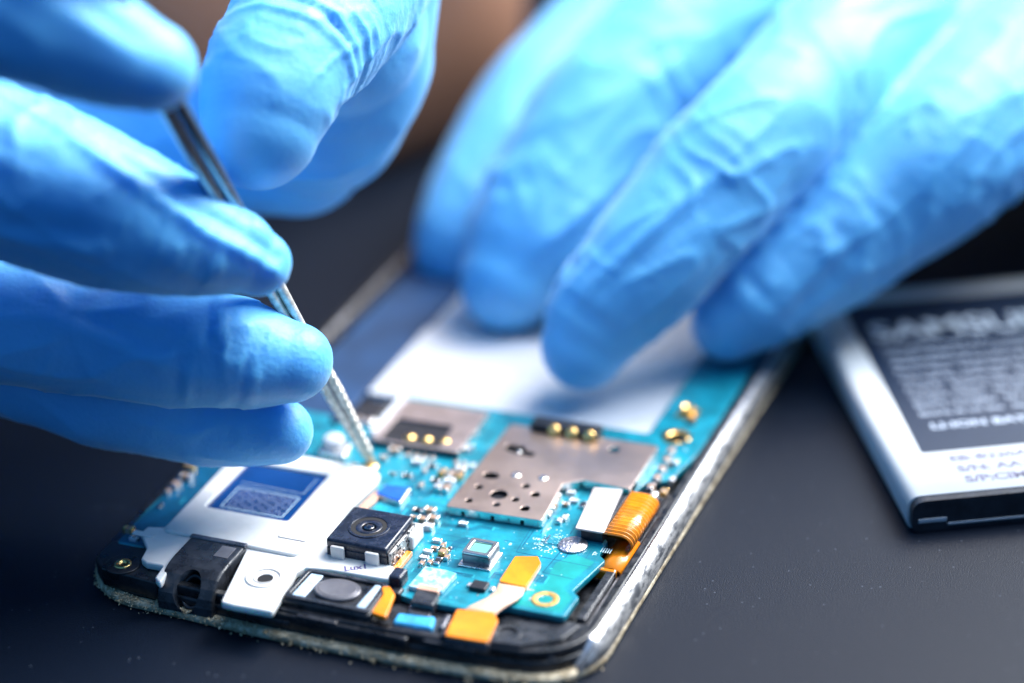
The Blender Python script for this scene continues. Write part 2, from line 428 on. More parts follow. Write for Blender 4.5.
# circuit board
Zb = 4.2
board = [(1.2, 8.8), (5.5, 8.8), (5.5, 12), (27, 12), (40.0, 9.4), (44, 8.6), (53.5, 8.8), (55.2, 10.8), (62.9, 10.8), (63.1, 15.6), (61.9, 16.6),
         (63.4, 24.6), (62.2, 25.6), (62.2, 29), (60.8, 30), (60.8, 40), (62, 44.5), (64.8, 46), (66.2, 54), (66.4, 112), (58.2, 112), (58.0, 57.5), (21.0, 57.5), (20.5, 47.5), (14, 46.5), (13, 49), (1.2, 49), (.9, 16)]
b = B()
b.plate(fillet(board, .7), 3.3, Zb, 'pcb', holes=[circle(59.3, 13.8, 1.0, 24), circle(22.7, 9.9, .1, 8)], bev=.1)
rnd = random.Random(11)
def inb(x, y):
    ins = False; n = len(board)
    for i in range(n):
        (x1, y1), (x2, y2) = board[i], board[(i+1) % n]
        if (y1 > y) != (y2 > y) and x < (x2-x1)*(y-y1)/(y2-y1)+x1: ins = not ins
    return ins
for k in range(420):
    x = rnd.uniform(3, 64); y = rnd.uniform(9.5, 57) if rnd.random() < .85 else rnd.uniform(57, 90)
    l = rnd.choice((1, 1.6, 2.5, 4, 6)); w = rnd.choice((.08, .1, .14)); hor = rnd.random() < .5
    m_ = rnd.choice(('trace_and_shade', 'trace_and_shade', 'trace_and_shade2'))
    x1, y1 = (x+l, y) if hor else (x, y+l)
    if not (inb(x, y) and inb(x1, y1) and inb(x+.3, y+.3) and inb(x1+.3, y1+.3)): continue
    z = Zb+.004+rnd.random()*.006
    if hor: b.poly([(x, y, z), (x1, y, z), (x1, y+w, z), (x, y+w, z)], m_)
    else: b.poly([(x, y, z), (x+w, y, z), (x+w, y1, z), (x, y1, z)], m_)
    if rnd.random() < .4:
        z += .003
        b.poly([(px_, py_, z) for px_, py_ in circle(x1, y1, .17, 8)], 'trace_and_shade2' if rnd.random() < .6 else 'silk')
for k in range(70):                                      # buses of parallel tracks with a 45 degree jog
    x = rnd.uniform(4, 60); y = rnd.uniform(10, 56); n_ = rnd.randint(3, 7); l1, l2 = rnd.uniform(1.5, 5), rnd.uniform(1, 4)
    hor = rnd.random() < .5; m_ = rnd.choice(('trace_and_shade', 'trace_and_shade', 'trace_and_shade2')); z = Zb+.018+k*.0001; w = .05
    for q in range(n_):
        o_ = q*.27
        pts = [(x, y+o_), (x+l1-o_*.4, y+o_), (x+l1+1-o_*.4, y+o_+1), (x+l1+l2, y+o_+1)] if hor else [(x+o_, y), (x+o_, y+l1-o_*.4), (x+o_+1, y+l1+1-o_*.4), (x+o_+1, y+l1+l2)]
        if not all(inb(a_+d_, b_+d_) and inb(a_-.4, b_-.4) for a_, b_ in pts for d_ in (0, .4)): continue
        for (a, c) in zip(pts, pts[1:]):
            a, c = Vector(a), Vector(c); d = (c-a)
            if d.length < .05: continue
            d.normalize(); nrm = Vector((-d.y, d.x))*w
            b.poly([(*(a-nrm), z), (*(c-nrm), z), (*(c+nrm), z), (*(a+nrm), z)], m_)
        for a in (pts[0], pts[-1]): b.poly([(u, v, z+.003) for u, v in circle(a[0], a[1], .13, 8)], 'trace_and_shade2' if m_ == 'trace_and_shade' else 'tin')
b.poly([(x, y, Zb+.0215) for x, y in [(1.2, 9.2), (5.2, 9.2), (5.2, 13), (7.5, 20), (7.5, 48), (1.6, 48), (1.2, 16)]], 'trace_and_shade')  # dark patch painting the hand's shade onto the board's left side
# larger copper pours
for pts in ([(50.5, 9.5), (54.5, 11.6), (62.2, 11.6), (62.4, 15.2), (60.6, 17.0), (62.2, 23.8), (59, 24.8), (57.6, 22), (57.8, 17)],):
    z = Zb+.012; b.poly([(x, y, z) for x, y in pts], 'pcb_green')
def line(pts, w, z, m_):
    for (a, c) in zip(pts, pts[1:]):
        a, c = Vector(a), Vector(c); d = (c-a).normalized(); nrm = Vector((-d.y, d.x))*w/2
        b.poly([(*(a-nrm), z), (*(c-nrm), z), (*(c+nrm), z), (*(a+nrm), z)], m_)
line([(51.5, 29.3), (51.8, 23), (62, 22.6)], .10, Zb+.016, 'trace_and_shade')
line([(57.2, 24.9), (56.8, 19.5), (61, 19.2)], .12, Zb+.017, 'trace_and_shade')
line([L(440, 541), L(452, 541), L(470, 546)], .09, Zb+.016, 'trace_and_shade')
line([L(452, 566), L(466, 568), L(468, 560)], .09, Zb+.016, 'trace_and_shade')
# silkscreen: rings of dots and marks round the foil disc
cx, cy = L(573, 546)
for k in range(60):
    a = rnd.uniform(2.2, 4.0); rr = rnd.uniform(2.1, 4.6)
    x, y = cx+rr*math.cos(a), cy+rr*math.sin(a)
    w = rnd.choice((.14, .2, .3)); z = Zb+.02
    b.poly([(x, y, z), (x+w, y, z), (x+w, y+.13, z), (x, y+.13, z)], 'silk')
b.text('U400', cx-5.6, cy-.1, Zb+.02, .75, 'silk', th=.01)
b.text('CD4', cx-5.0, cy-1.2, Zb+.02, .6, 'silk', th=.01)
b.text('B', *L(508, 545), Zb+.02, .8, 'silk', th=.01)
b.text('TP', *L(596, 556), Zb+.02, .8, 'silk', ang=R(90), th=.01)
b.text('ANT', *L(380, 500), Zb+.02, .6, 'silk', th=.01)
for k in range(5):
    x, y = L(600, 552); b.poly([(x+k*.3, y, Zb+.02), (x+k*.3+.12, y, Zb+.02), (x+k*.3+.12, y+1.1, Zb+.02), (x+k*.3, y+1.1, Zb+.02)], 'silk')
for k in range(90):
    px_, py_ = rnd.uniform(400, 620), rnd.uniform(460, 620); x, y = L(px_, py_)
    if inb(x, y): b.poly([(u, v, Zb+.021) for u, v in circle(x, y, rnd.uniform(.06, .13), 6)], 'silk')
b.obj('circuit_board', PH)

b = B(); b.lathe(59.3, 13.8, [(1.75, Zb), (1.75, Zb+.08), (1.6, Zb+.12), (1.05, Zb+.12), (.95, Zb+.01), (.5, Zb-.03), (0, Zb-.03)], 'goldmatte', n=32)
b.obj('screw_ring', PH)
b = B(); b.lathe(cx, cy, [(1.95, Zb), (1.95, Zb+.22), (1.85, Zb+.3), (0, Zb+.3)], 'silverfoil', n=32); b.obj('foil_disc', PH)
b = B(); cx, cy = L(676, 437); b.lathe(cx, cy, [(2.1, Zb), (2.1, Zb+.1), (1.1, Zb+.1), (1.0, Zb-.1), (0, Zb-.1)], 'gold', n=28); b.obj('gold_ring', PH)
b = B(); cx, cy = L(688, 414)
b.box(cx-1.4, cy-1.4, Zb, cx+1.4, cy+1.4, Zb+.25, 'gold'); b.lathe(cx, cy, [(1.0, Zb+.2), (1.0, Zb+1.1), (.8, Zb+1.2), (.7, Zb+.9), (0, Zb+.9)], 'gold', n=24)
b.obj('aerial_socket', PH)

# shield can
Zs = 5.55
so = LP([(448, 510), (545, 527), (565, 487), (588, 479.5), (650, 489), (669, 447), (512, 425)], Zs)
so = [(39.7, 28.7), (53.0, 29.2), (52.3, 38.6), (54.6, 40.6), (61.3, 40.2), (61.3, 52.3), (39.6, 52.0)]
so = fillet(so, [.5, .4, .3, .3, .4, .6, .6], 4)
holes_px = [(499, 494.5, 9, 3.6), (469, 500.5, 3.8, 2.3), (496.5, 504.5, 4, 2.2), (515.5, 499.5, 4, 2.2), (526, 486, 4.4, 2.4), (535.5, 494.5, 4.8, 2.5), (525, 508.5, 4.8, 2.4),
            (479, 487, 4.2, 2.6), (614.5, 449.5, 6, 3.2), (491, 475.5, 9, 2.6)]
hs = []
for (hx, hy, a_, c_) in holes_px:
    x, y = L(hx, hy, Zs); sx = a_/7.4; sy = c_/3.1
    hs.append(circle(x, y, sx*.95, 20, min(sy, sx)*1.0))
x, y = L(520, 450, Zs)
hs.append(fillet([(x-2.2, y+1.0), (x+.4, y+1.1), (x+.6, y+.2), (x+2.4, y-.2), (x+2.2, y-1.3), (x-.3, y-1.0), (x-2.3, y-.4)], .3, 3))
b = B(); b.plate(so, Zs-.15, Zs, 'shield', holes=hs, bev=.05)
# skirt with notches
n_ = len(so)
for i in range(n_):
    a, c = Vector(so[i]), Vector(so[(i+1) % n_]); d = (c-a).length
    if d < .4:
        b.strip([(a.x, a.y, Zs-.6), (c.x, c.y, Zs-.6)], (0, 0, .55), .12, 'shield_edge', smooth=False); continue
    k = max(1, int(d/1.9)); u_ = (c-a)/d
    b.strip([(*a, Zs-.22), (*c, Zs-.22)], (0, 0, .2), .12, 'shield_edge', smooth=False)
    for j in range(k):
        s0, s1 = d*j/k+.02, d*(j+1)/k-(.5 if j % 2 == 0 else .12)
        p0, p1 = a+u_*s0, a+u_*s1
        b.strip([(*p0, Zs-.78), (*p1, Zs-.78)], (0, 0, .36), .12, 'shield_edge', smooth=False)
b.obj('shield_can', PH, flat=True)
b = B()
for (hx, hy, a_) in ((516, 475, 5.5), (543, 478, 5.5), (519, 452, 3)):        # light dimples pressed in the lid
    x, y = L(hx, hy, Zs); b.lathe(x, y, [(a_/7.4, Zs-.01), (a_/7.4*.8, Zs+.12), (a_/7.4*.4, Zs+.16), (0, Zs+.17)], 'shield_edge', n=18)
b.obj('dimple', bpy.data.objects['shield_can'])
# what the shield covers (chips seen through the holes)
b = B(); b.box(41, 30, Zb, 50.5, 50, Zb+.7, 'chip'); b.obj('covered_chip', PH)

# white speaker/antenna bracket
Zw = 5.7
wo = LP([(141, 532), (148, 526), (164, 527), (172, 519), (236, 463), (300, 455), (372, 468), (380, 474), (377, 482), (349, 508), (327, 539), (394, 566), (396, 580), (330, 569), (305, 567),
         (296, 572), (272, 611), (232, 604), (221, 601), (246, 549), (190, 537), (160, 583), (155, 577), (163, 565), (146, 562), (141, 558), (147, 547)], Zw-.4)
win = fillet([(9.2, 18.6), (21.4, 18.6), (21.4, 31.2), (9.2, 31.2)], .5)
b = B()
b.plate(fillet(wo, .45), Zw-1.5, Zw-.45, 'white', holes=[circle(*L(265, 579, Zw-.45), 1.0, 24)], bev=.2)
rim = [(6.6, 11.5), (6.6, 33.3), (25.6, 34.6), (27.4, 33.4), (27.2, 18), (26.2, 11.4)]
b.plate(fillet(rim, 1.2), Zw-.6, Zw, 'white', holes=[win], bev=.25)
b.plate(circle(*L(265, 577, Zw-.4), 2.5, 28), Zw-.5, Zw-.22, 'white', holes=[circle(*L(265, 578, Zw-.4), 1.9, 24)], bev=.1)
b.plate(circle(*L(265, 577, Zw-.4), 1.5, 28), Zw-.5, Zw-.3, 'white', holes=[circle(*L(265, 579, Zw-.4), 1.02, 24)], bev=.08)
b.plate(fillet([(21.9, 14.5), (26.0, 14.5), (26.9, 18), (27.0, 32.5), (22.9, 33.6), (22.2, 31.5)], .5), Zw-.05, Zw+.16, 'white', bev=.1)
b.plate(fillet([(3.0, 9.8), (6.2, 9.8), (6.2, 10.8), (3.0, 10.8)], .2), Zw-.5, Zw-.25, 'white', bev=.09)
b.plate(circle(*L(265, 579, Zw-.45), .98, 24), Zw-.60, Zw-.41, 'void', bev=.01)  # black disc filling the hole, its darkness put into the colour
# two clips that hold the camera
for (hx, hy) in ((343, 543), (376, 551)):
    x, y = L(hx, hy, 6.5); b.box(x-.95, 12.75, 4.6, x+.95, 13.32, 7.0, 'white', bev=.22)
x, y = L(413, 537, 5); b.box(x-.7, y-2.0, 4.2, x+.9, y+1.6, 6.3, 'white', bev=.3)
b.text('Lux1', *L(344, 571, Zw-.44), Zw-.43, 1.55, 'purpleink', ang=R(30), th=.02, bold=.03)
br = b.obj('speaker_bracket', PH)
b = B(); b.plate(rect(8.6, 17.8, 22, 32, .3), Zw-.62, Zw-.42, 'bluewin', bev=.02)
b.obj('blue_window', br)
b = B(); z = Zw-.41
line([(10.9, 19.8), (20, 19.7), (20, 25.0), (10.9, 25.1), (10.9, 19.8)], .13, z, 'silk')
line([(10.6, 26.3), (20, 26.1), (20.1, 30.3)], .07, z, 'silk')
for i in range(17):
    for j in range(9):
        x, y = 11.35+i*.5+(.25 if j % 2 else 0), 20.2+j*.54
        if x < 19.7: b.poly([(u, v, z+.005) for u, v in circle(x, y, .125, 8)], 'ceramic2' if (i+j*2) % 5 else 'gold')
b.obj('contact_grid', br)

# headphone socket: black curved housing with a round mouth
b = B()
prof = [(11.1, 6.0), (6.2, 6.0), (4.6, 5.8), (3.2, 5.3), (2.1, 4.5), (1.3, 3.5), (.95, 2.3), (.9, 1.2), (11.1, 1.2)]
t = bmesh.new(); ra = [t.verts.new((0, y, z)) for y, z in prof]; rb = [t.verts.new((8.2, y, z)) for y, z in prof]
for i in range(len(prof)):
    j = (i+1) % len(prof); t.faces.new((ra[i], ra[j], rb[j], rb[i]))
t.faces.new(ra); t.faces.new(rb); bmesh.ops.recalc_face_normals(t, faces=t.faces[:])
bmesh.ops.bevel(t, geom=[e for e in t.edges if abs(e.verts[0].co.x-e.verts[1].co.x) < .01], offset=.35, segments=3, affect='EDGES', profile=.5)
for v in t.verts: v.co.x = 11.35 + v.co.x*(7.9/8.2)
me = bpy.data.meshes.new('t'); t.to_mesh(me); t.free(); b._add(me, 'black2')
jack = b.obj('headphone_socket', PH)
cut = B(); Mt = Matrix.Translation((15.4, 2.2, 3.75)) @ Matrix.Rotation(R(52), 4, 'X')
cut.lathe(0, 0, [(2.1, -4.5), (2.25, 3.5)], 'void', n=40, M4=Mt @ Matrix.Diagonal((.86, 1.28, 1, 1)))
cuto = cut.obj('cutter', PH)
md = jack.modifiers.new('b', 'BOOLEAN'); md.object = cuto; md.operation = 'DIFFERENCE'; md.solver = 'EXACT'
bpy.context.view_layer.update()
dg = bpy.context.evaluated_depsgraph_get(); nm = bpy.data.meshes.new_from_object(jack.evaluated_get(dg))
jack.modifiers.clear(); jack.data = nm; bpy.data.objects.remove(cuto)
b = B(); b.lathe(0, 0, [(1.7, -4.3), (1.9, -4.2), (1.9, -1.2), (1.75, -1.1), (1.5, -1.3), (1.4, -4.0), (0, -4.0)], 'chip', n=32, M4=Mt @ Matrix.Diagonal((.84, 1.2, 1, 1)))
b.obj('barrel', jack)
b = B(); b.box(11.3, 10.5, 5.8, 19.4, 11.3, 6.2, 'grey', bev=.12); b.obj('top_lip', jack)
b = B(); b.box(16.4, 7.4, 5.96, 18.4, 10.0, 6.06, 'membrane', bev=.03); b.obj('foam_pad', jack)

# earpiece / vibration unit: tray with an oval membrane
b = B()
b.plate(fillet([(28.1, 2.6), (40.6, 2.5), (40.2, 9.9), (28.4, 9.9)], .8), 1.6, 4.9, 'black', bev=.3)
b.plate(fillet([(28.4, 2.9), (40.3, 2.8), (40.0, 9.7), (28.7, 9.7)], .8), 4.85, 5.25, 'black2', holes=[fillet([(29.1, 3.6), (39.6, 3.5), (39.4, 9.1), (29.3, 9.1)], .5)], bev=.12)
ep = b.obj('earpiece', PH)
b = B(); b.plate(fillet([(29.3, 3.8), (31.0, 3.8), (31.2, 9.0), (29.5, 9.0)], .2), 4.85, 5.05, 'skyplastic', bev=.05); b.obj('clear_strip', ep)
b = B(); b.plate(circle(34.4, 6.4, 3.1, 40, 2.35), 4.8, 5.35, 'membrane', bev=.25); b.plate(circle(34.4, 6.4, 2.6, 40, 1.95), 5.2, 5.42, 'membrane', bev=.1); b.obj('oval_membrane', ep)
b = B(); b.plate(fillet([(38.2, 3.7), (39.3, 3.7), (39.2, 9.0), (38.4, 9.0)], .2), 4.85, 5.12, 'skyplastic', bev=.05)
b.obj('clear_strip', ep)
b = B(); q = LP([(371, 612), (386, 617), (395, 594), (390, 586), (381, 586), (383, 594)], 5.4); b.plate(fillet(q, .4), 4.7, 5.4, 'orange', bev=.15); b.obj('flex_tail', ep)

# camera module
Zc = 7.6
cq = LP([(328, 539), (391, 551), (408, 515), (352, 505)], Zc)
cx0, cx1 = 26.4, 35.0; cy0, cy1 = 14.4, 22.0
cy0 = cq[0][1]; cx0 = (cq[0][0]+cq[3][0])/2; cx1 = (cq[1][0]+cq[2][0])/2; cy1 = (cq[2][1]+cq[3][1])/2
b = B(); b.box(cx0, cy0, 3.0, cx1, cy1, 6.4, 'navy', bev=.15)
b.plate(rect(cx0-.05, cy0-.05, cx1+.05, cy1+.05, .5), 6.3, Zc, 'navy', bev=.3)
cam_o = b.obj('camera_module', PH)
mx_, my_ = (cx0+cx1)/2-.1, (cy0+cy1)/2
b = B(); b.plate(circle(mx_, my_, 2.75, 48), Zc-.05, Zc+.12, 'navy', holes=[circle(mx_, my_, 2.35, 48)], bev=.05)
b.plate(circle(mx_, my_, 2.34, 48), Zc-.02, Zc+.03, 'void', holes=[circle(mx_, my_, 1.75, 40)], bev=.01)
b.lathe(mx_, my_, [(1.75, Zc), (1.7, Zc+.06), (.95, Zc+.02), (.85, Zc-.1)], 'navy', n=40); b.obj('lens_ring', cam_o)
b = B(); b.lathe(mx_, my_, [(.85, Zc-.05), (.6, Zc+.09), (.3, Zc+.15), (0, Zc+.16)], 'glass', n=32); b.obj('lens', cam_o)
# gritty metal side plate on its right
b = B(); b.box(cx1+.1, cy0+.2, 3.2, cx1+.5, cy1-.4, 6.8, 'worn', bev=.1)
rnd = random.Random(5)
for k in range(50):
    y, z = rnd.uniform(cy0+.1, cy1-.5), rnd.uniform(3.5, 6.9); s_ = rnd.uniform(.05, .16)
    b.box(cx1+.45-s_, y-s_, z-s_, cx1+.5+s_, y+s_, z+s_, rnd.choice(('chip', 'tin', 'black2')), bev=0)
b.obj('side_plate', cam_o)
b = B(); b.box(cx1+.6, cy0-1.0, 4.2, cx1+1.5, cy1-4.0, 4.9, 'amber', bev=.1); b.obj('flex_tail', cam_o)
b = B(); x, y = L(398, 572, 6); b.box(x-.9, y-1.2, 4.2, x+.9, y+1.2, 6.0, 'navy', bev=.3); b.box(x-.3, y-2.6, 2.5, x+1.3, y-1.0, 4.6, 'chip', bev=.3); b.obj('rubber_block', PH)

# small connectors and chips ------------------------------------------------
b = B(); q = LP([(375, 493), (400, 502), (411, 487), (386, 484)], 5.0)
b.plate(fillet(q, .2), 4.2, 4.85, 'tin', bev=.08); b.plate(fillet([(x+(28.5+2.3-x)*.06, y+(31.3-y)*.06) for x, y in q], .2), 4.84, 5.0, 'bluelabel', bev=.04); b.obj('blue_topped_chip', PH)
b = B(); q = LP([(357, 507), (374, 491), (385, 487), (375, 500), (362, 511)], 4.9); b.plate(fillet(q, .2), 4.25, 4.75, 'pink', bev=.08); b.obj('copper_tail', PH)

b = B(); x, y = L(481, 550, 5.5)                      # square light sensor, metal frame with green glass
b.box(x-2.2, y-2.6, Zb, x+2.2, y+1.9, Zb+.25, 'tin', bev=.08)
b.plate(rect(x-1.9, y-1.9, x+1.9, y+1.8, .3), Zb+.2, Zb+1.5, 'grey', bev=.1)
b.plate(rect(x-1.9, y-1.9, x+1.9, y+1.8, .4), Zb+1.5, Zb+1.85, 'shield_edge', holes=[rect(x-1.25, y-1.2, x+1.25, y+1.1, .25)], bev=.12)
so_ = b.obj('light_sensor', PH)
b = B(); b.plate(rect(x-1.2, y-1.15, x+1.2, y+1.05, .2), Zb+1.5, Zb+1.62, 'greenglass', bev=.02); b.obj('sensor_window', so_)

b = B(); q = LP([(408, 586), (441, 591), (457, 573), (447, 570), (425, 566)], 4.9); b.plate(fillet(q, .3), 4.2, 4.9, 'cyanplate', bev=.1)
b.obj('printed_plate', PH)
b = B(); q = LP([(410, 601), (433, 605), (439, 594), (417, 588)], 5.1); b.plate(fillet(q, .2), 3.6, 5.0, 'black2', bev=.15); 
q2 = LP([(416, 588), (438, 592), (441, 587), (420, 583)], 5.1); b.plate(fillet(q2, .15), 4.2, 5.05, 'pink', bev=.1)
q3 = LP([(408, 612), (430, 617), (433, 606), (410, 602)], 4.0); b.plate(fillet(q3, .2), 2.6, 4.0, 'grey', bev=.15); b.obj('board_connector', PH)
b = B(); q = LP([(392, 622), (432, 628), (436, 616), (398, 612)], 3.9); b.plate(fillet(q, .5), 2.6, 3.9, 'bluefoam', bev=.35); b.obj('blue_foam_strip', PH)
b = B(); q = LP([(437, 627), (444, 628), (451, 615), (446, 613)], 4.2); b.plate(fillet(q, .2), 2.6, 4.2, 'grey', bev=.2); b.obj('metal_contact', PH)
b = B(); x, y = L(481, 586, 4.5); b.box(x-1.2, y-1.0, Zb, x+.9, y+.8, Zb+.6, 'chip', bev=.1)
for s_ in (-1, 1): b.box(x+s_*1.5-.3, y-.5, Zb, x+s_*1.5+.3, y+.4, Zb+.35, 'tin', bev=.08)
b.obj('transistor', PH)

# orange ribbon with two pads
fx = empty('flex_ribbon', (0, 0, 0)); fx.parent = PH
b = B(); q = LP([(499, 581), (526, 587), (541, 563), (538, 556), (515, 556)], 5.0); b.plate(fillet(q, .35), 4.62, 5.0, 'orange', bev=.06)
b.plate(fillet(q, .35), 4.25, 4.6, 'ribbon', bev=.06)
b.obj('orange_pad', fx)
b = B(); q = LP([(445, 635), (488, 642), (498, 620), (493, 611), (457, 609)], 4.9); b.plate(fillet(q, .35), 4.5, 4.9, 'orange', bev=.06); b.plate(fillet(q, .3), 3.0, 4.48, 'grey', bev=.1)
b.obj('orange_pad', fx)
pth = [(512, 586, 4.9), (509, 593, 5.1), (502, 599, 5.2), (493, 604, 5.1), (484, 609, 4.9), (478, 615, 4.75)]
path = [(*L(a, c, z), z) for a, c, z in pth]
b = B(); b.strip(path, [(1.75, 0, 0), (1.75, .1, 0), (1.8, .3, 0), (1.9, .3, 0), (2.0, .2, 0), (2.0, .1, 0)], .12, 'ribbon'); b.obj('ribbon_neck', fx)

# white stiffener with curled amber flex, right of the board
b = B(); b.box(14.6, 47.5, 2.0, 20.2, 49.5, 4.6, 'tin', bev=.3); b.box(15.2, 50.2, 2.0, 19.8, 55.5, 3.9, 'chip', bev=.3); b.obj('aerial_connector', PH)
ax = empty('side_flex', (0, 0, 0)); ax.parent = PH
Zf = 6.1
q = LP([(575, 528), (604, 533), (629, 495), (623, 489), (594, 487)], Zf)
b = B(); b.plate(fillet([q[0], q[1], q[3], q[4]], .3), Zf-.25, Zf, 'stiff', bev=.06); b.box(q[0][0]+.6, q[0][1]+.5, Zb, q[1][0]-.4, q[3][1]-1, Zf-.3, 'chip'); b.obj('white_stiffener', ax)
x0_, y0_ = q[1]; y1_ = q[3][1]-.1
b = B()
def curl(yc, hw, off, th_, m_):
    pp = [(x0_-.1, yc, Zf-.12+off), (x0_+1.0, yc, Zf-.11+off)]
    for k in range(17):
        a = R(90-180*k/16); rr = 1.35
        pp.append((x0_+2.0+(rr+off)*math.cos(a)*1.25, yc, Zf-.12-rr+(rr+off)*math.sin(a)))
    b.strip(pp, (0, hw, 0), th_, m_)
curl((y0_+y1_)/2, (y1_-y0_)/2, 0, .12, 'amber')          # one smooth folded sheet with fine printed conductors
for i in range(14): curl(y0_+.4+(y1_-y0_-.8)*i/13, .09, .07, .03, 'orange')
b.obj('curled_flex', ax)
b = B()
yy0, yy1 = y0_-4.2, y0_+3.5
pp = [(x0_+.6, (yy0+yy1)/2, 3.2), (x0_+1.6, (yy0+yy1)/2, 3.6), (x0_+2.6, (yy0+yy1)/2, 3.7), (x0_+3.5, (yy0+yy1)/2, 3.3), (x0_+3.9, (yy0+yy1)/2, 2.2)]
b.strip(pp, (0, (yy1-yy0)/2, 0), .25, 'orange')
b.box(x0_+.2, yy0-.6, 2.2, x0_+3.2, yy0+.2, 3.7, 'amber', bev=.3)
b.obj('lower_flex', ax)
b = B(); x, y = L(618, 533, 4.2); b.lathe(0, 0, [(.9, -1.6), (1.0, -1.4), (1.0, 1.4), (.9, 1.6)], 'amber', n=20, M4=Matrix.Translation((x, y, 4.5)) @ Matrix.Rotation(R(90), 4, 'Y')); b.obj('flex_roll', ax)

# SIM / card reader with gold contacts
sm = empty('card_reader', (0, 0, 0)); sm.parent = PH
b = B()
b.plate(fillet([(22.5, 42.5), (35.4, 42.8), (35.2, 54.8), (22.0, 54.8)], .5), Zb+.9, Zb+1.1, 'simmetal', holes=[fillet([(23.6, 43.0), (32.4, 43.2), (32.0, 49.5), (23.4, 49.3)], .4)], bev=.05)
b.strip([(35.5, 42.8, Zb+.5), (35.3, 54.8, Zb+.5)], (0, 0, .5), .15, 'shield_edge', smooth=False); b.box(21.6, 43.6, Zb, 22.4, 55.5, Zb+1.7, 'label_white', bev=.15)
b.obj('reader_cover', sm)
b = B(); b.box(22.6, 42.9, Zb, 35.2, 51.5, Zb+.7, 'chip', bev=.1); b.obj('reader_body', sm)
for (hx, hy) in ((410, 437), (427, 439), (445, 441)):
    x, y = L(hx, hy, Zb+1); b = B(); b.lathe(x, y, [(.85, Zb+.6), (.85, Zb+.95), (.6, Zb+1.2), (0, Zb+1.3)], 'gold', n=20); b.obj('gold_contact', sm)
# battery connector
bc = empty('battery_connector', (0, 0, 0)); bc.parent = PH
b = B(); x0, y0 = L(531, 424, 6.4); x1 = x0+10.0; b.box(x0, y0-.4, Zb, x1, y0+2.0, 6.8, 'black', bev=.2); b.obj('connector_body', bc)
for k in range(3):
    b = B(); x = x0+3.6+k*2.6; b.lathe(0, 0, [(.95, 0), (.95, .4), (.6, .65), (0, .75)], 'gold', n=20, M4=Matrix.Translation((x, y0-.3, 6.0)) @ Matrix.Rotation(R(50), 4, 'X')); b.obj('spring_contact', bc)

# battery bay: white label on the metal tray
b = B(); b.plate(rect(14.5, 58.3, 57.6, 80.5, .6), 1.5, 3.3, 'label_white', bev=.15)
z = 3.305
for k in range(9):
    y = 79-k*1.6; line([(24, y), (24+rnd.choice((14, 18, 20, 11)), y)], .12, z, 'batprint')
b.text('CAUTION', 33, 70, z, 2.6, 'batprint', th=.01)
for k in range(6): line([(31, 67-k*1.3), (31+rnd.uniform(12, 20), 67-k*1.3)], .1, z, 'batprint')
b.obj('battery_bay_label', PH)
b = B(); b.plate(rect(14.4, 80.8, 57.7, 126, .8), 1.5, 2.7, 'batmetal', bev=.15); b.obj('metal_tray', PH)
b = B(); b.plate(rect(3.2, 49.8, 14.0, 126, .6), 1.5, 3.0, 'sideblue', bev=.15); b.obj('side_panel', PH)
b = B(); q = LP([(318, 452), (345, 458), (352, 445), (345, 440), (326, 438)], 5); b.plate(fillet(q, .4), Zb, 5.2, 'tin', bev=.2); x, y = L(334, 443, 5.5)
b.lathe(x, y, [(1.5, 5), (1.5, 6.2), (1.2, 6.5), (0, 6.5)], 'label_white', n=20); b.obj('coaxial_plug', PH)
b = B(); x, y = L(370, 466, 4.4); b.lathe(x, y, [(1.2, Zb), (1.2, Zb+.25), (.8, Zb+.45), (0, Zb+.5)], 'gold', n=20); b.obj('gold_pad', PH)

# passives -----------------------------------------------------------------
def passive_mesh(name, l, w, h, body, ends='tin'):
    b = B(); b.box(-l*.28, -w*.48, 0, l*.28, w*.48, h*.95, body, bev=.04)
    for s_ in (-1, 1): b.box(s_*l*.5-(l*.24 if s_ > 0 else 0), -w/2, 0, s_*l*.5+(l*.24 if s_ < 0 else 0), w/2, h, ends, bev=.07)
    return b.obj(name, mesh_only=True)
PM = {'c': passive_mesh('capacitor', 1.1, .6, .55, 'ceramic'), 'C': passive_mesh('capacitor', 1.7, .95, .8, 'ceramic'), 'r': passive_mesh('resistor', 1.0, .5, .32, 'chip'),
      'R': passive_mesh('resistor', 1.5, .8, .4, 'chip'), 'i': passive_mesh('inductor', 1.5, 1.1, .8, 'ceramic2'), 'g': passive_mesh('gold_capacitor', 1.4, .9, .8, 'ceramic', 'gold'), 'w': passive_mesh('pale_capacitor', 1.3, .7, .5, 'label_white')}
used = set()
def put(kind, px_, py_, rot=0, z=Zb):
    me = PM[kind]; o = bpy.data.objects.new(me.name.split('.')[0], me); col.objects.link(o); o.parent = PH
    x, y = L(px_, py_, z+.2); o.location = (x*S, y*S, z*S); o.rotation_euler = (0, 0, R(rot+random.uniform(-1, 1)))
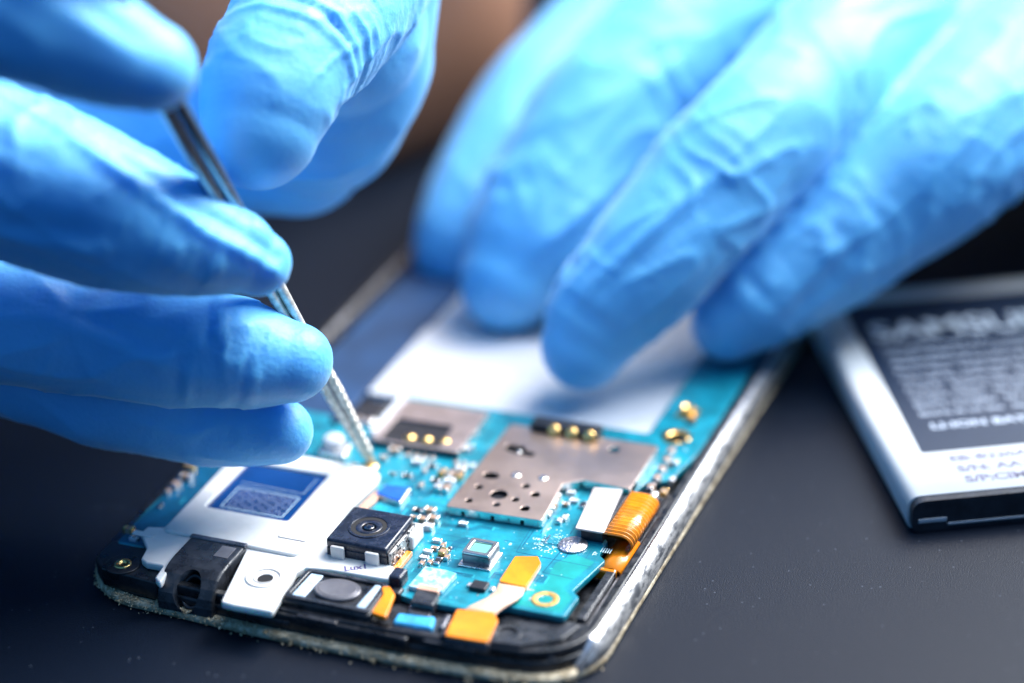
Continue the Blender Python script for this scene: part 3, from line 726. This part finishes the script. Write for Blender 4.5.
P_ = [('R', 418, 510, 0), ('C', 430, 512, 0), ('c', 414, 518, 0), ('C', 423, 521, 0), ('C', 433, 520, 0), ('i', 428, 528, 0), ('w', 463, 524, 0),
      ('w', 437, 541, 0), ('c', 443, 546, 90), ('r', 449, 549, 90), ('c', 435, 549, 0), ('w', 428, 552, 0), ('w', 424, 558, 0), ('r', 440, 556, 90), ('g', 443, 554, 90), ('R', 438, 561, 90), ('c', 430, 563, 90), ('c', 422, 564, 90), ('c', 447, 558, 90),
      ('w', 571, 493, 0), ('w', 574, 501, 0), ('C', 556, 500, 90), ('C', 553, 508, 90), ('c', 549, 515, 90), ('w', 560, 521, 90), ('w', 565, 518, 90), ('c', 566, 505, 0), ('R', 583, 505, 90),
      ('C', 667, 462, 90), ('C', 662, 471, 90), ('C', 657, 480, 90), ('C', 651, 489, 90), ('C', 671, 453, 90), ('w', 672, 480, 90), ('w', 676, 463, 90), ('g', 664, 494, 90),
      ('g', 129, 531, 0), ('w', 134, 539, 0), ('g', 190, 468, 0), ('C', 186, 478, 0), ('c', 168, 492, 90), ('r', 160, 505, 90), ('C', 176, 486, 90),
      ('C', 472, 436, 60), ('i', 468, 450, 60), ('c', 482, 424, 60), ('c', 457, 452, 0), ('C', 395, 452, 0), ('c', 384, 458, 0), ('c', 354, 466, 0)]
for a in P_: put(*a)
rr_ = random.Random(21)
for y, kinds, rot, st in ((34.3, 'Cci', 90, 1.25), (36.2, 'Rir', 0, 2.1), (38.0, 'cCg', 90, 1.3), (39.7, 'iCR', 0, 2.15), (41.2, 'cwc', 90, 1.2)):
    x = 28.6
    while x < 38.4:
        if rr_.random() < .72 and not (x < 33.3 and y < 34.8):
            me = PM[rr_.choice(kinds)]; o = bpy.data.objects.new(me.name.split('.')[0], me); col.objects.link(o); o.parent = PH
            o.location = (x*S, y*S, Zb*S); o.rotation_euler = (0, 0, R(rot))
        x += st
# metal latches between board and right rail
for (hx, hy, s_) in ((694, 428, 1.2), (686, 446, 1.0), (672, 470, 1.3), (650, 500, 1.4), (641, 516, 1.1)):
    x, y = L(hx, hy, 3.6); b = B(); b.box(x-.6*s_, y-1.4*s_, 1.5, x+.5*s_, y+1.2*s_, 4.1, 'tin', bev=.25); b.box(x-1.0*s_, y-.4, 3.0, x+.2, y+.5, 4.5, 'chip', bev=.15); b.obj('spring_clip', PH)

# ------------------------------------------------------------------ BATTERY
ba = at(909, 534, 0); bang = R(5.6)
BT = tag(empty('phone_battery', ba, bang), 'white rechargeable phone battery with navy printed label lying beside the opened phone', 'battery')
BW, BL, BH = 50.0, 62.0, 4.9
b = B(); 
pr = fillet([(0, 0), (BW, 0), (BW, BH), (0, BH)], [1.3, 1.3, 1.9, 1.9], 6)
t = bmesh.new(); ra = [t.verts.new((x, 1.3, z)) for x, z in pr]; rb = [t.verts.new((x, BL, z)) for x, z in pr]
for i in range(len(pr)):
    j = (i+1) % len(pr); f = t.faces.new((ra[i], ra[j], rb[j], rb[i])); f.smooth = True
t.faces.new(ra); t.faces.new(rb); bmesh.ops.recalc_face_normals(t, faces=t.faces[:])
me = bpy.data.meshes.new('t'); t.to_mesh(me); t.free(); b._add(me, 'batwhite')
wrap = b.obj('wrap', BT)
b = B()
pr2 = [(x*.985+.35, z*.95+.12) for x, z in pr]
t = bmesh.new(); ra = [t.verts.new((x, 0, z)) for x, z in pr2]; rb = [t.verts.new((x, 1.4, z)) for x, z in pr2]
for i in range(len(pr)):
    j = (i+1) % len(pr); t.faces.new((ra[i], ra[j], rb[j], rb[i]))
t.faces.new(ra); t.faces.new(rb); bmesh.ops.recalc_face_normals(t, faces=t.faces[:])
me = bpy.data.meshes.new('t'); t.to_mesh(me); t.free(); b._add(me, 'chip')
cap = b.obj('end_cap', BT)
b = B(); b.box(1.2, -.12, 1.5, 5.0, .1, 2.1, 'batmetal', bev=.08); b.box(5.2, -.12, .9, 44, .1, 1.2, 'batmetal', bev=.06); b.obj('metal_strip', cap)
b = B(); lx0, lx1, ly0, ly1 = 4.8, 46.2, 12.1, 58
z = BH+.003
b.plate(rect(lx0, ly0, lx1, ly1, .5), BH-.1, BH+.006, 'batnavy', bev=0.001)
z = BH+.012
b.text('SAMSUNG', 6.8, 46.0, z, 7.4, 'batsilver', th=.01, bold=.14, sx=1.02)
TXT = ['Li-ion Battery Pack  3.8 V   Standard capacity 2100 mAh 7.98 Wh', 'Charge voltage 4.35 V  Use only specified charger  Do not', 'disassemble crush puncture short contacts or dispose of in', 'fire or water   Keep away from heat above 60 C  Replace',
       'only with the same type   Recycle or dispose of battery', 'properly   Batterie rechargeable   Utiliser uniquement le', 'chargeur indique   Ne pas demonter ecraser ni jeter au feu', 'Bateria recargable   No desmontar   Akku nicht oeffnen', 'Bateria de ion litio   Nao desmontar nem perfurar']
for i, s_ in enumerate(TXT): b.text(s_, 7.4, 42.6-i*2.55, z, 1.75, 'batprint', th=.01, bold=.02, sx=.92)
b.text('LI-ION BATTERY  2100 mAh', 8.0, 18.4, z, 2.1, 'batprint', th=.01, bold=.08, sx=1.3)
for i, s_ in enumerate(('EB-B220AC   2100', 'S/N: AA1F524/2-B', 'S/P:CIM    2D17')):
    b.text(s_, 8.0+i*.3, 9.2-i*2.8, z+.01, 2.3, 'ink', th=.01, bold=.09, sx=1.15)
b.obj('printed_label', BT)

# ------------------------------------------------------------------ unidentified brown object behind the hands, modelled as a rounded mound
bx = at(372, 245, 0)
t = bmesh.new(); bmesh.ops.create_icosphere(t, subdivisions=5, radius=1)
for v in t.verts:
    c = v.co; p = 2.4; k = (abs(c.x)**p+abs(c.y)**p+abs(c.z)**p)**(-1/p); c = c*k
    nn = noise.noise(c*1.6)*.07
    v.co = Vector((c.x*(68+68*nn), c.y*(38+38*nn), max(0, 34+c.z*(60+60*nn))))
me = bpy.data.meshes.new('brown_mound'); t.to_mesh(me); t.free()
for v in me.vertices: v.co = v.co*S
for p_ in me.polygons: p_.use_smooth = True
me.materials.append(M['brown']); o = bpy.data.objects.new('brown_mound', me); col.objects.link(o)
o.location = Vector((-58, 418, 0.0))*S; o.rotation_euler = (0, 0, R(25))
tag(o, 'unidentified rounded brown object standing out of focus on the table behind the two gloved hands', 'mound')

# ------------------------------------------------------------------ TWEEZERS
tip = at(371, 460, 4.7); top = deep(177, 113, 281)
ax_ = (top-tip); tl = np.linalg.norm(ax_); ax_ /= tl
side = np.cross(ax_, ray(300, 300)); side /= np.linalg.norm(side); nrm_ = np.cross(side, ax_)
TW = tag(empty('tweezers', tip), 'slim steel tweezers held by the left gloved hand, serrated tips touching the board', 'tweezers')
def arm(sg, name):
    bm_ = bmesh.new(); rows = []; n = 330; LT = 118.0
    for i in range(n+1):
        s_ = LT*(i/n)**1.35
        th = .45+.70*min(1, s_/15)+.50*min(1, max(0, s_-26)/30); gap = th/2+.04
        w = .5+.9*min(1, s_/26)+.4*min(1, max(0, s_-26)/30)
        c = np.array(ax_)*s_ + side*sg*gap
        ser = 0.22*(1 if (int(s_/.8) % 2 == 0) else 0) if 1.0 < s_ < 24 else 0
        ring = []
        for (u_, v_) in ((-1, -.6), (-.6, -1), (.6, -1), (1, -.6), (1, .6), (.6, 1), (-.6, 1), (-1, .6)):
            ww = th/2 + (ser if u_*sg > 0 else 0)
            p = c + side*u_*ww + nrm_*v_*w
            ring.append(bm_.verts.new(p))
        rows.append((s_, ring))
    bb = B(); k1, k2 = bb.mi('steeltip'), bb.mi('steel')
    for (s0, a), (s1, c) in zip(rows, rows[1:]):
        for i in range(8):
            f = bm_.faces.new((a[i], a[(i+1) % 8], c[(i+1) % 8], c[i])); f.material_index = k1 if s0 < 42 else k2; f.smooth = s0 > 20
    bm_.faces.new(rows[0][1]); bm_.faces.new(rows[-1][1]); bmesh.ops.recalc_face_normals(bm_, faces=bm_.faces[:])
    me = bpy.data.meshes.new('t'); bm_.to_mesh(me); bm_.free(); bb.bm.from_mesh(me)
    return bb.obj(name, TW)
arm(1, 'arm'); arm(-1, 'arm')
b = B(); e0 = ax_*108
pp = [tuple(ax_*s_) for s_ in (100, 106, 112, 119)]
b.strip(pp, tuple(side*1.6), 3.4, 'steel'); b.obj('joint', TW)

# ------------------------------------------------------------------ GLOVED HANDS
def catmull(P, step):
    P = np.array(P, float); out = []
    Q = np.vstack([2*P[0]-P[1], P, 2*P[-1]-P[-2]])
    for i in range(1, len(Q)-2):
        n = max(2, int(np.linalg.norm(Q[i+1][:3]-Q[i][:3])/step))
        for k in range(n):
            t = k/n
            out.append(.5*((2*Q[i])+(-Q[i-1]+Q[i+1])*t+(2*Q[i-1]-5*Q[i]+4*Q[i+1]-Q[i+2])*t*t+(-Q[i-1]+3*Q[i]-3*Q[i+1]+Q[i+2])*t**3))
    out.append(Q[-2]); return np.array(out)
def tube(bm_, A, flat=1.0):
    nr = 40; rings = []
    pts = []
    # rounded ends
    def cap(p, d, r, first):
        o = []
        for k in range(1, 9):
            a = math.pi/2*k/8.5
            o.append((p+d*r*math.sin(a)*flat, r*math.cos(a)))
        return o[::-1] if first else o
    t0 = A[0, :3]-A[2, :3]; t0 /= np.linalg.norm(t0); t1 = A[-1, :3]-A[-3, :3]; t1 /= np.linalg.norm(t1)
    seq = cap(A[0, :3], t0, A[0, 3], True)+[(a[:3], a[3]) for a in A]+cap(A[-1, :3], t1, A[-1, 3], False)
    up = None
    for i, (p, r) in enumerate(seq):
        a = seq[max(0, i-1)][0]; c = seq[min(len(seq)-1, i+1)][0]; t = c-a; t /= np.linalg.norm(t)
        if up is None:
            up = np.cross(t, [0, 0, 1.0]); up /= np.linalg.norm(up)
        up = up-t*(up@t); up /= np.linalg.norm(up); w = np.cross(t, up)
        rings.append([bm_.verts.new(p+r*(math.cos(2*math.pi*k/nr)*up+math.sin(2*math.pi*k/nr)*w)) for k in range(nr)])
    for a, c in zip(rings, rings[1:]):
        for k in range(nr): bm_.faces.new((a[k], a[(k+1) % nr], c[(k+1) % nr], c[k]))
    bm_.faces.new(list(reversed(rings[0]))); bm_.faces.new(rings[-1])
_perm = np.random.RandomState(4).permutation(256); _perm = np.concatenate([_perm, _perm, _perm])
_grad = np.array([(1, 1, 0), (-1, 1, 0), (1, -1, 0), (-1, -1, 0), (1, 0, 1), (-1, 0, 1), (1, 0, -1), (-1, 0, -1), (0, 1, 1), (0, -1, 1), (0, 1, -1), (0, -1, -1)], float)
def pn(x, y, z):
    xi, yi, zi = np.floor(x).astype(int), np.floor(y).astype(int), np.floor(z).astype(int)
    x, y, z = x-xi, y-yi, z-zi; xi, yi, zi = xi & 255, yi & 255, zi & 255
    fd = lambda t: t*t*t*(t*(t*6-15)+10)
    u, v, w_ = fd(x), fd(y), fd(z)
    def g(i, j, k):
        h = _grad[_perm[_perm[_perm[xi+i]+yi+j]+zi+k] % 12]
        return h[:, 0]*(x-i)+h[:, 1]*(y-j)+h[:, 2]*(z-k)
    l = lambda a, b, t: a+(b-a)*t
    return l(l(l(g(0, 0, 0), g(1, 0, 0), u), l(g(0, 1, 0), g(1, 1, 0), u), v), l(l(g(0, 0, 1), g(1, 0, 1), u), l(g(0, 1, 1), g(1, 1, 1), u), v), w_)
def sstep(a, b, x):
    t = min(1, max(0, (x-a)/(b-a))); return t*t*(3-2*t)
def make_hand(name, chains, nf, folds, seed, voxel=.55, smooth=5):
    """chains: joint lists (x,y,z,r); the first nf are digits, root to tip reversed (tip first); folds: per digit joint distances"""
    bm_ = bmesh.new(); axes = []
    for c in chains:
        A = catmull(c, 1.6); A[:, 3] = np.maximum(A[:, 3], .5); axes.append(A); tube(bm_, A)
    bmesh.ops.recalc_face_normals(bm_, faces=bm_.faces[:])
    me = bpy.data.meshes.new('t'); bm_.to_mesh(me); bm_.free()
    ob = bpy.data.objects.new('t', me); col.objects.link(ob)
    md = ob.modifiers.new('r', 'REMESH'); md.mode = 'VOXEL'; md.voxel_size = voxel
    ms = ob.modifiers.new('s', 'SMOOTH'); ms.iterations = smooth; ms.factor = .6
    dg = bpy.context.evaluated_depsgraph_get(); dg.update()
    nm = bpy.data.meshes.new_from_object(ob.evaluated_get(dg)); bpy.data.objects.remove(ob)
    n = len(nm.vertices); co = np.empty(n*3); nm.vertices.foreach_get('co', co); co = co.reshape(-1, 3)
    no = np.empty(n*3); nm.vertices.foreach_get('normal', no); no = no.reshape(-1, 3)
    best = np.full(n, 1e9); fid = np.zeros(n, int); ss = np.zeros(n); th = np.zeros(n); rr = np.ones(n); second = np.full(n, 1e9)
    for ci, A in enumerate(axes):
        P = A[:, :3]; seg = np.linalg.norm(np.diff(P, axis=0), axis=1); arc = np.concatenate([[0], np.cumsum(seg)])
        tg = np.gradient(P, axis=0); tg /= np.linalg.norm(tg, axis=1)[:, None]
        for s0 in range(0, n, 20000):
            X = co[s0:s0+20000]
            D = np.sqrt(np.maximum((X**2).sum(1)[:, None]-2*X@P.T+(P**2).sum(1)[None], 0))-A[None, :, 3]
            j = D.argmin(1); d = D[np.arange(len(X)), j]
            v = X-P[j]; t = tg[j]; loc = (v*t).sum(1)
            vv = v-t*loc[:, None]
            tocam = CAM-P[j]; tocam -= t*(tocam*t).sum(1)[:, None]; tocam /= np.linalg.norm(tocam, axis=1)[:, None]
            sd = np.cross(t, tocam)
            ang = np.arctan2((vv*sd).sum(1), (vv*tocam).sum(1))
            cur = best[s0:s0+20000]
            m_ = d < cur
            second[s0:s0+20000] = np.where(m_, cur, np.minimum(second[s0:s0+20000], d))
            best[s0:s0+20000] = np.where(m_, d, cur)
            fid[s0:s0+20000][m_] = ci; ss[s0:s0+20000][m_] = (arc[j]+np.where(j == 0, loc, np.clip(loc, -1.0, 1.0)))[m_]
            th[s0:s0+20000][m_] = ang[m_]; rr[s0:s0+20000][m_] = A[j, 3][m_]
    X, Y, Z_ = co[:, 0], co[:, 1], co[:, 2]
    disp = .55*pn(X*.085+seed, Y*.085, Z_*.085)+.06*pn(X*.25, Y*.25+seed, Z_*.25)
    edge = np.clip((second-.3)/4.5, 0, 1); edge = edge*edge*(3-2*edge)
    for f in range(len(axes)):
        k_ = np.where(fid == f)[0]
        if not len(k_): continue
        s_, a, r, ed = ss[k_], th[k_], rr[k_], edge[k_]
        if f >= nf:
            q = pn(X[k_]*.05+seed, Y[k_]*.05, Z_[k_]*.11); disp[k_] += .55*np.clip(1-np.abs(q)*4, 0, 1)*ed; continue
        fo = folds[f]; d = np.zeros(len(k_)); ca, sa = np.cos(a), np.sin(a)
        warp = pn(ca*1.1+f*3, sa*1.1+seed, s_*.10)
        for (sj, amp, wd) in fo['joints']:
            g = np.exp(-((s_-sj)/wd)**2)
            u_ = s_+2.6*warp+fo['slant']*2.5*a
            q = pn(u_*.23, ca*.75+f*3, sa*.75+seed); q = np.clip(1-np.abs(q)*3.6, 0, 1)**1.3
            q2 = pn(u_*.75+9, ca*1.5+f*3, sa*1.5+seed); q2 = np.clip(1-np.abs(q2)*3.4, 0, 1)
            patch = .35+.65*np.clip(.5+1.6*pn(s_*.08+f, ca*.8, sa*.8+seed*3), 0, 1)
            d += amp*g*patch*(q*.95-.25)
        q = pn(s_*.055+a*fo['slant'], a*r*.16-s_*fo['slant']*.10, np.full(len(k_), seed*2+f*5.3)); q = np.clip(1-np.abs(q)*4.2, 0, 1)**1.5
        t_ = np.clip((s_-1)/8, 0, 1); d += fo['ten']*q*t_*t_*(3-2*t_)
        for (s0, a0, da, am, sl) in fo.get('lines', ()):
            kk = s_-s0-sl*(a-a0); g = np.exp(-((a-a0)/da)**2)
            d += am*g*(np.exp(-(kk/.55)**2)-.8*np.exp(-((kk-1.2)/.7)**2))
        for (a0, s0, ds, am, sl) in fo.get('ridges', ()):
            kk = r*(a-a0-sl*(s_-s0)); g = np.exp(-((s_-s0)/ds)**4)
            d += am*g*(np.exp(-(kk/1.1)**2)-.9*np.exp(-((kk-2.2)/1.5)**2))
        disp[k_] += d*ed
    co = co+no*disp[:, None]
    org = chains[-1][-1][:3]
    nm.vertices.foreach_set('co', ((co-np.array(org))*S).ravel())
    for p in nm.polygons: p.use_smooth = True
    nm.update(); nm.materials.clear(); nm.materials.append(M['glove']); nm.name = name
    o = bpy.data.objects.new(name, nm); col.objects.link(o); o.location = Vector([float(v) for v in org])*S
    return o
def J(px, py, dep, rpx): 
    p = deep(px, py, dep); return (*p, rpx*dep/F)

left = [
    # index (largest, nearest), tip first
    [J(150, 66, 272, 47), J(112, 52, 271, 58), J(40, 20, 270, 70), J(-70, -20, 272, 78), J(-210, -90, 280, 80), J(-330, -250, 305, 88), J(-250, -460, 335, 100), J(-120, -640, 352, 112)],
    # middle
    [J(257, 264, 294, 34), J(232, 253, 293, 48), J(180, 238, 292, 61), J(110, 214, 291, 75), J(0, 174, 291, 86), J(-140, 130, 292, 84), J(-300, 60, 298, 86), J(-420, -100, 318, 88), J(-300, -360, 345, 100), J(-60, -560, 362, 108)],
    # ring
    [J(292, 362, 305, 41), J(262, 358, 305, 52), J(215, 350, 305, 59), J(120, 338, 306, 63), J(0, 322, 306, 61), J(-130, 300, 308, 60), J(-290, 220, 314, 68), J(-390, 60, 330, 76), J(-270, -220, 355, 90), J(30, -500, 372, 100)],
    # little
    [J(279, 432, 311, 33), J(250, 427, 313, 41), J(200, 419, 315, 47), J(110, 396, 316, 51), J(20, 372, 318, 47), J(-90, 350, 320, 48), J(-230, 270, 326, 55), J(-300, 120, 342, 62), J(-160, -150, 365, 75), J(130, -430, 380, 90)],
    # thumb
    [J(258, 130, 298, 60), J(264, 104, 299, 69), J(284, 62, 302, 73), J(318, 16, 310, 80), J(350, -40, 320, 88), J(350, -150, 334, 110), J(290, -330, 352, 130), J(200, -520, 366, 130)],
    # web and palm
    [J(318, 105, 338, 92), J(333, 50, 334, 98), J(345, -30, 330, 96)],
    [J(292, 138, 344, 80), J(205, 140, 350, 72), J(60, 140, 352, 74), J(-120, 60, 350, 80), J(-250, -100, 350, 90)],
    [J(335, 30, 326, 90), J(330, -60, 335, 100), J(250, -220, 350, 110)],
    [J(260, -250, 350, 120), J(100, -420, 360, 130), J(-60, -520, 358, 120)],
    [J(130, -560, 362, 150), J(220, -800, 385, 150), J(300, -1050, 410, 170), J(360, -1300, 440, 190)],
]
FL = [dict(joints=[(26, .35, 5)], ten=.3, slant=.25, ridges=[(.3, 12, 10, .3, .02)]),
      dict(joints=[(8, .3, 4), (17, .3, 5), (31, .5, 6)], ten=.35, slant=.35, lines=[(2.5, 1.0, .7, .25, .8), (5.5, -.5, .6, .3, -1.5)], ridges=[(.35, 11, 12, .75, .03), (-.7, 26, 9, .4, -.02)]),
      dict(joints=[(6, .35, 3), (14, .35, 3.5), (27, .4, 5)], ten=.3, slant=-.3, lines=[(4.0, -.3, .8, .45, -.9), (8.5, .3, .7, .35, 1.6), (11.5, -.6, .5, .3, -1.0)], ridges=[(-.15, 20, 9, .35, .03)]),
      dict(joints=[(12, .3, 4)], ten=.3, slant=.3, lines=[(3.5, .2, .7, .3, .5)]),
      dict(joints=[(5, .35, 3.2), (14, .6, 4), (25, .7, 6)], ten=.3, slant=.5, lines=[(10.5, 0, 1.3, .45, .5), (12.6, .2, 1.5, .5, .2), (14.8, .4, 1.3, .4, .6)])]
lh = make_hand('gloved_hand', left, 5, FL, 3.1)
tag(lh, 'hand in a light blue nitrile glove pinching the steel tweezers above the phone', 'hand')

right = [
    # thumb (hidden behind the index)
    [J(446, 272, 392, 33), J(462, 238, 388, 50), J(496, 178, 392, 60), J(552, 98, 400, 64), J(640, 10, 416, 64), J(760, -90, 425, 80), J(900, -190, 440, 90)],
    # index
    [J(508, 282, 366, 50), J(530, 246, 368, 68), J(568, 186, 371, 76), J(618, 108, 375, 78), J(692, 33, 382, 80), J(800, -60, 395, 80), J(930, -130, 410, 88)],
    # middle
    [J(583, 348, 342, 44), J(604, 312, 342, 57), J(646, 264, 342, 65), J(706, 194, 344, 69), J(776, 120, 349, 72), J(868, 32, 364, 78), J(980, -60, 390, 90)],
    # ring
    [J(728, 324, 350, 37), J(757, 303, 350, 49), J(806, 264, 351, 60), J(876, 210, 352, 70), J(952, 144, 355, 82), J(1048, 62, 368, 90), J(1150, -10, 392, 94)],
    # little, tucked under the hand outside the frame
    [J(1120, 260, 352, 36), J(1150, 225, 354, 44), J(1190, 170, 360, 50), J(1220, 90, 372, 60), J(1240, 20, 395, 76)],
    # knuckles, back of the hand, wrist
    [J(960, -120, 405, 100), J(1060, -20, 395, 100), J(1200, 60, 398, 90)],
    [J(880, 60, 372, 60), J(960, 60, 372, 90), J(1080, 20, 385, 110), J(1200, -60, 410, 130)],
    [J(960, -120, 415, 110), J(1120, -260, 440, 130), J(1300, -420, 480, 150)],
    [J(1220, 10, 415, 100), J(1300, -120, 440, 130), J(1420, -330, 480, 150)],
    [J(1080, -60, 410, 130), J(1220, -200, 440, 160), J(1400, -420, 490, 170), J(1600, -680, 550, 180)],
]
FR = [dict(joints=[(12, .4, 6)], ten=.2, slant=.3),
      dict(joints=[(14, .55, 6), (38, .4, 7)], ten=.35, slant=.4, ridges=[(.4, 14, 10, .4, .03)]),
      dict(joints=[(8, .45, 4), (28, .55, 6), (50, .35, 8)], ten=.36, slant=.4, lines=[(4, 0, 1.2, .5, .5)], ridges=[(-.3, 16, 10, .4, .02)]),
      dict(joints=[(8, .5, 4), (21, .6, 6), (43, .5, 8)], ten=.36, slant=-.4, lines=[(5, 0, 1.2, .5, .5)], ridges=[(.2, 14, 9, .4, -.02)]),
      dict(joints=[(10, .5, 5)], ten=.3, slant=.3)]
rh = make_hand('gloved_hand', right, 5, FR, 8.4, voxel=.7)
tag(rh, 'hand in a light blue nitrile glove steadying the phone with spread fingertips', 'hand')

# ------------------------------------------------------------------ light
def area(name, loc, target, size, power, color, sy=None):
    l = bpy.data.lights.new(name, 'AREA'); l.energy = power; l.color = color; l.size = size*S
    if sy: l.shape = 'RECTANGLE'; l.size_y = sy*S
    o = bpy.data.objects.new(name, l); col.objects.link(o); o.location = Vector(loc)*S
    o.rotation_euler = (Vector(target)-Vector(loc)).to_track_quat('-Z', 'Y').to_euler(); return o
area('window_light', (620, 700, 760), (0, 290, 0), 760, 42, (.94, .97, 1.0), 640)
area('ceiling_light', (260, 300, 850), (0, 290, 0), 500, 5, (.80, .90, 1.0))
w = bpy.data.worlds.new('World'); sc.world = w; w.use_nodes = True
bg = w.node_tree.nodes['Background']; bg.inputs['Color'].default_value = (.10, .38, .88, 1); bg.inputs['Strength'].default_value = .54

area('mound_fill', (70, 385, 230), (-30, 410, 15), 90, .34, (1.0, .72, .5))  # unseen warm fill, added to brighten the brown object behind the hands
# ------------------------------------------------------------------ camera
cd = bpy.data.cameras.new('Camera'); cam = bpy.data.objects.new('Camera', cd); col.objects.link(cam)
cam.location = CAM*S
cam.rotation_euler = (Matrix.Rotation(math.pi/2-PITCH, 4, 'X') @ Matrix.Rotation(ROLL, 4, 'Z')).to_euler()
cd.sensor_width = 36; cd.lens = F/1024*36; cd.clip_start = .01; cd.clip_end = 20
cd.dof.use_dof = True; cd.dof.focus_distance = .307; cd.dof.aperture_fstop = 5.9
sc.camera = cam
sc.view_settings.view_transform = 'Standard'; sc.view_settings.look = 'None'; sc.view_settings.exposure = 0
sc.render.engine = 'CYCLES'
sc.cycles.use_denoising = True
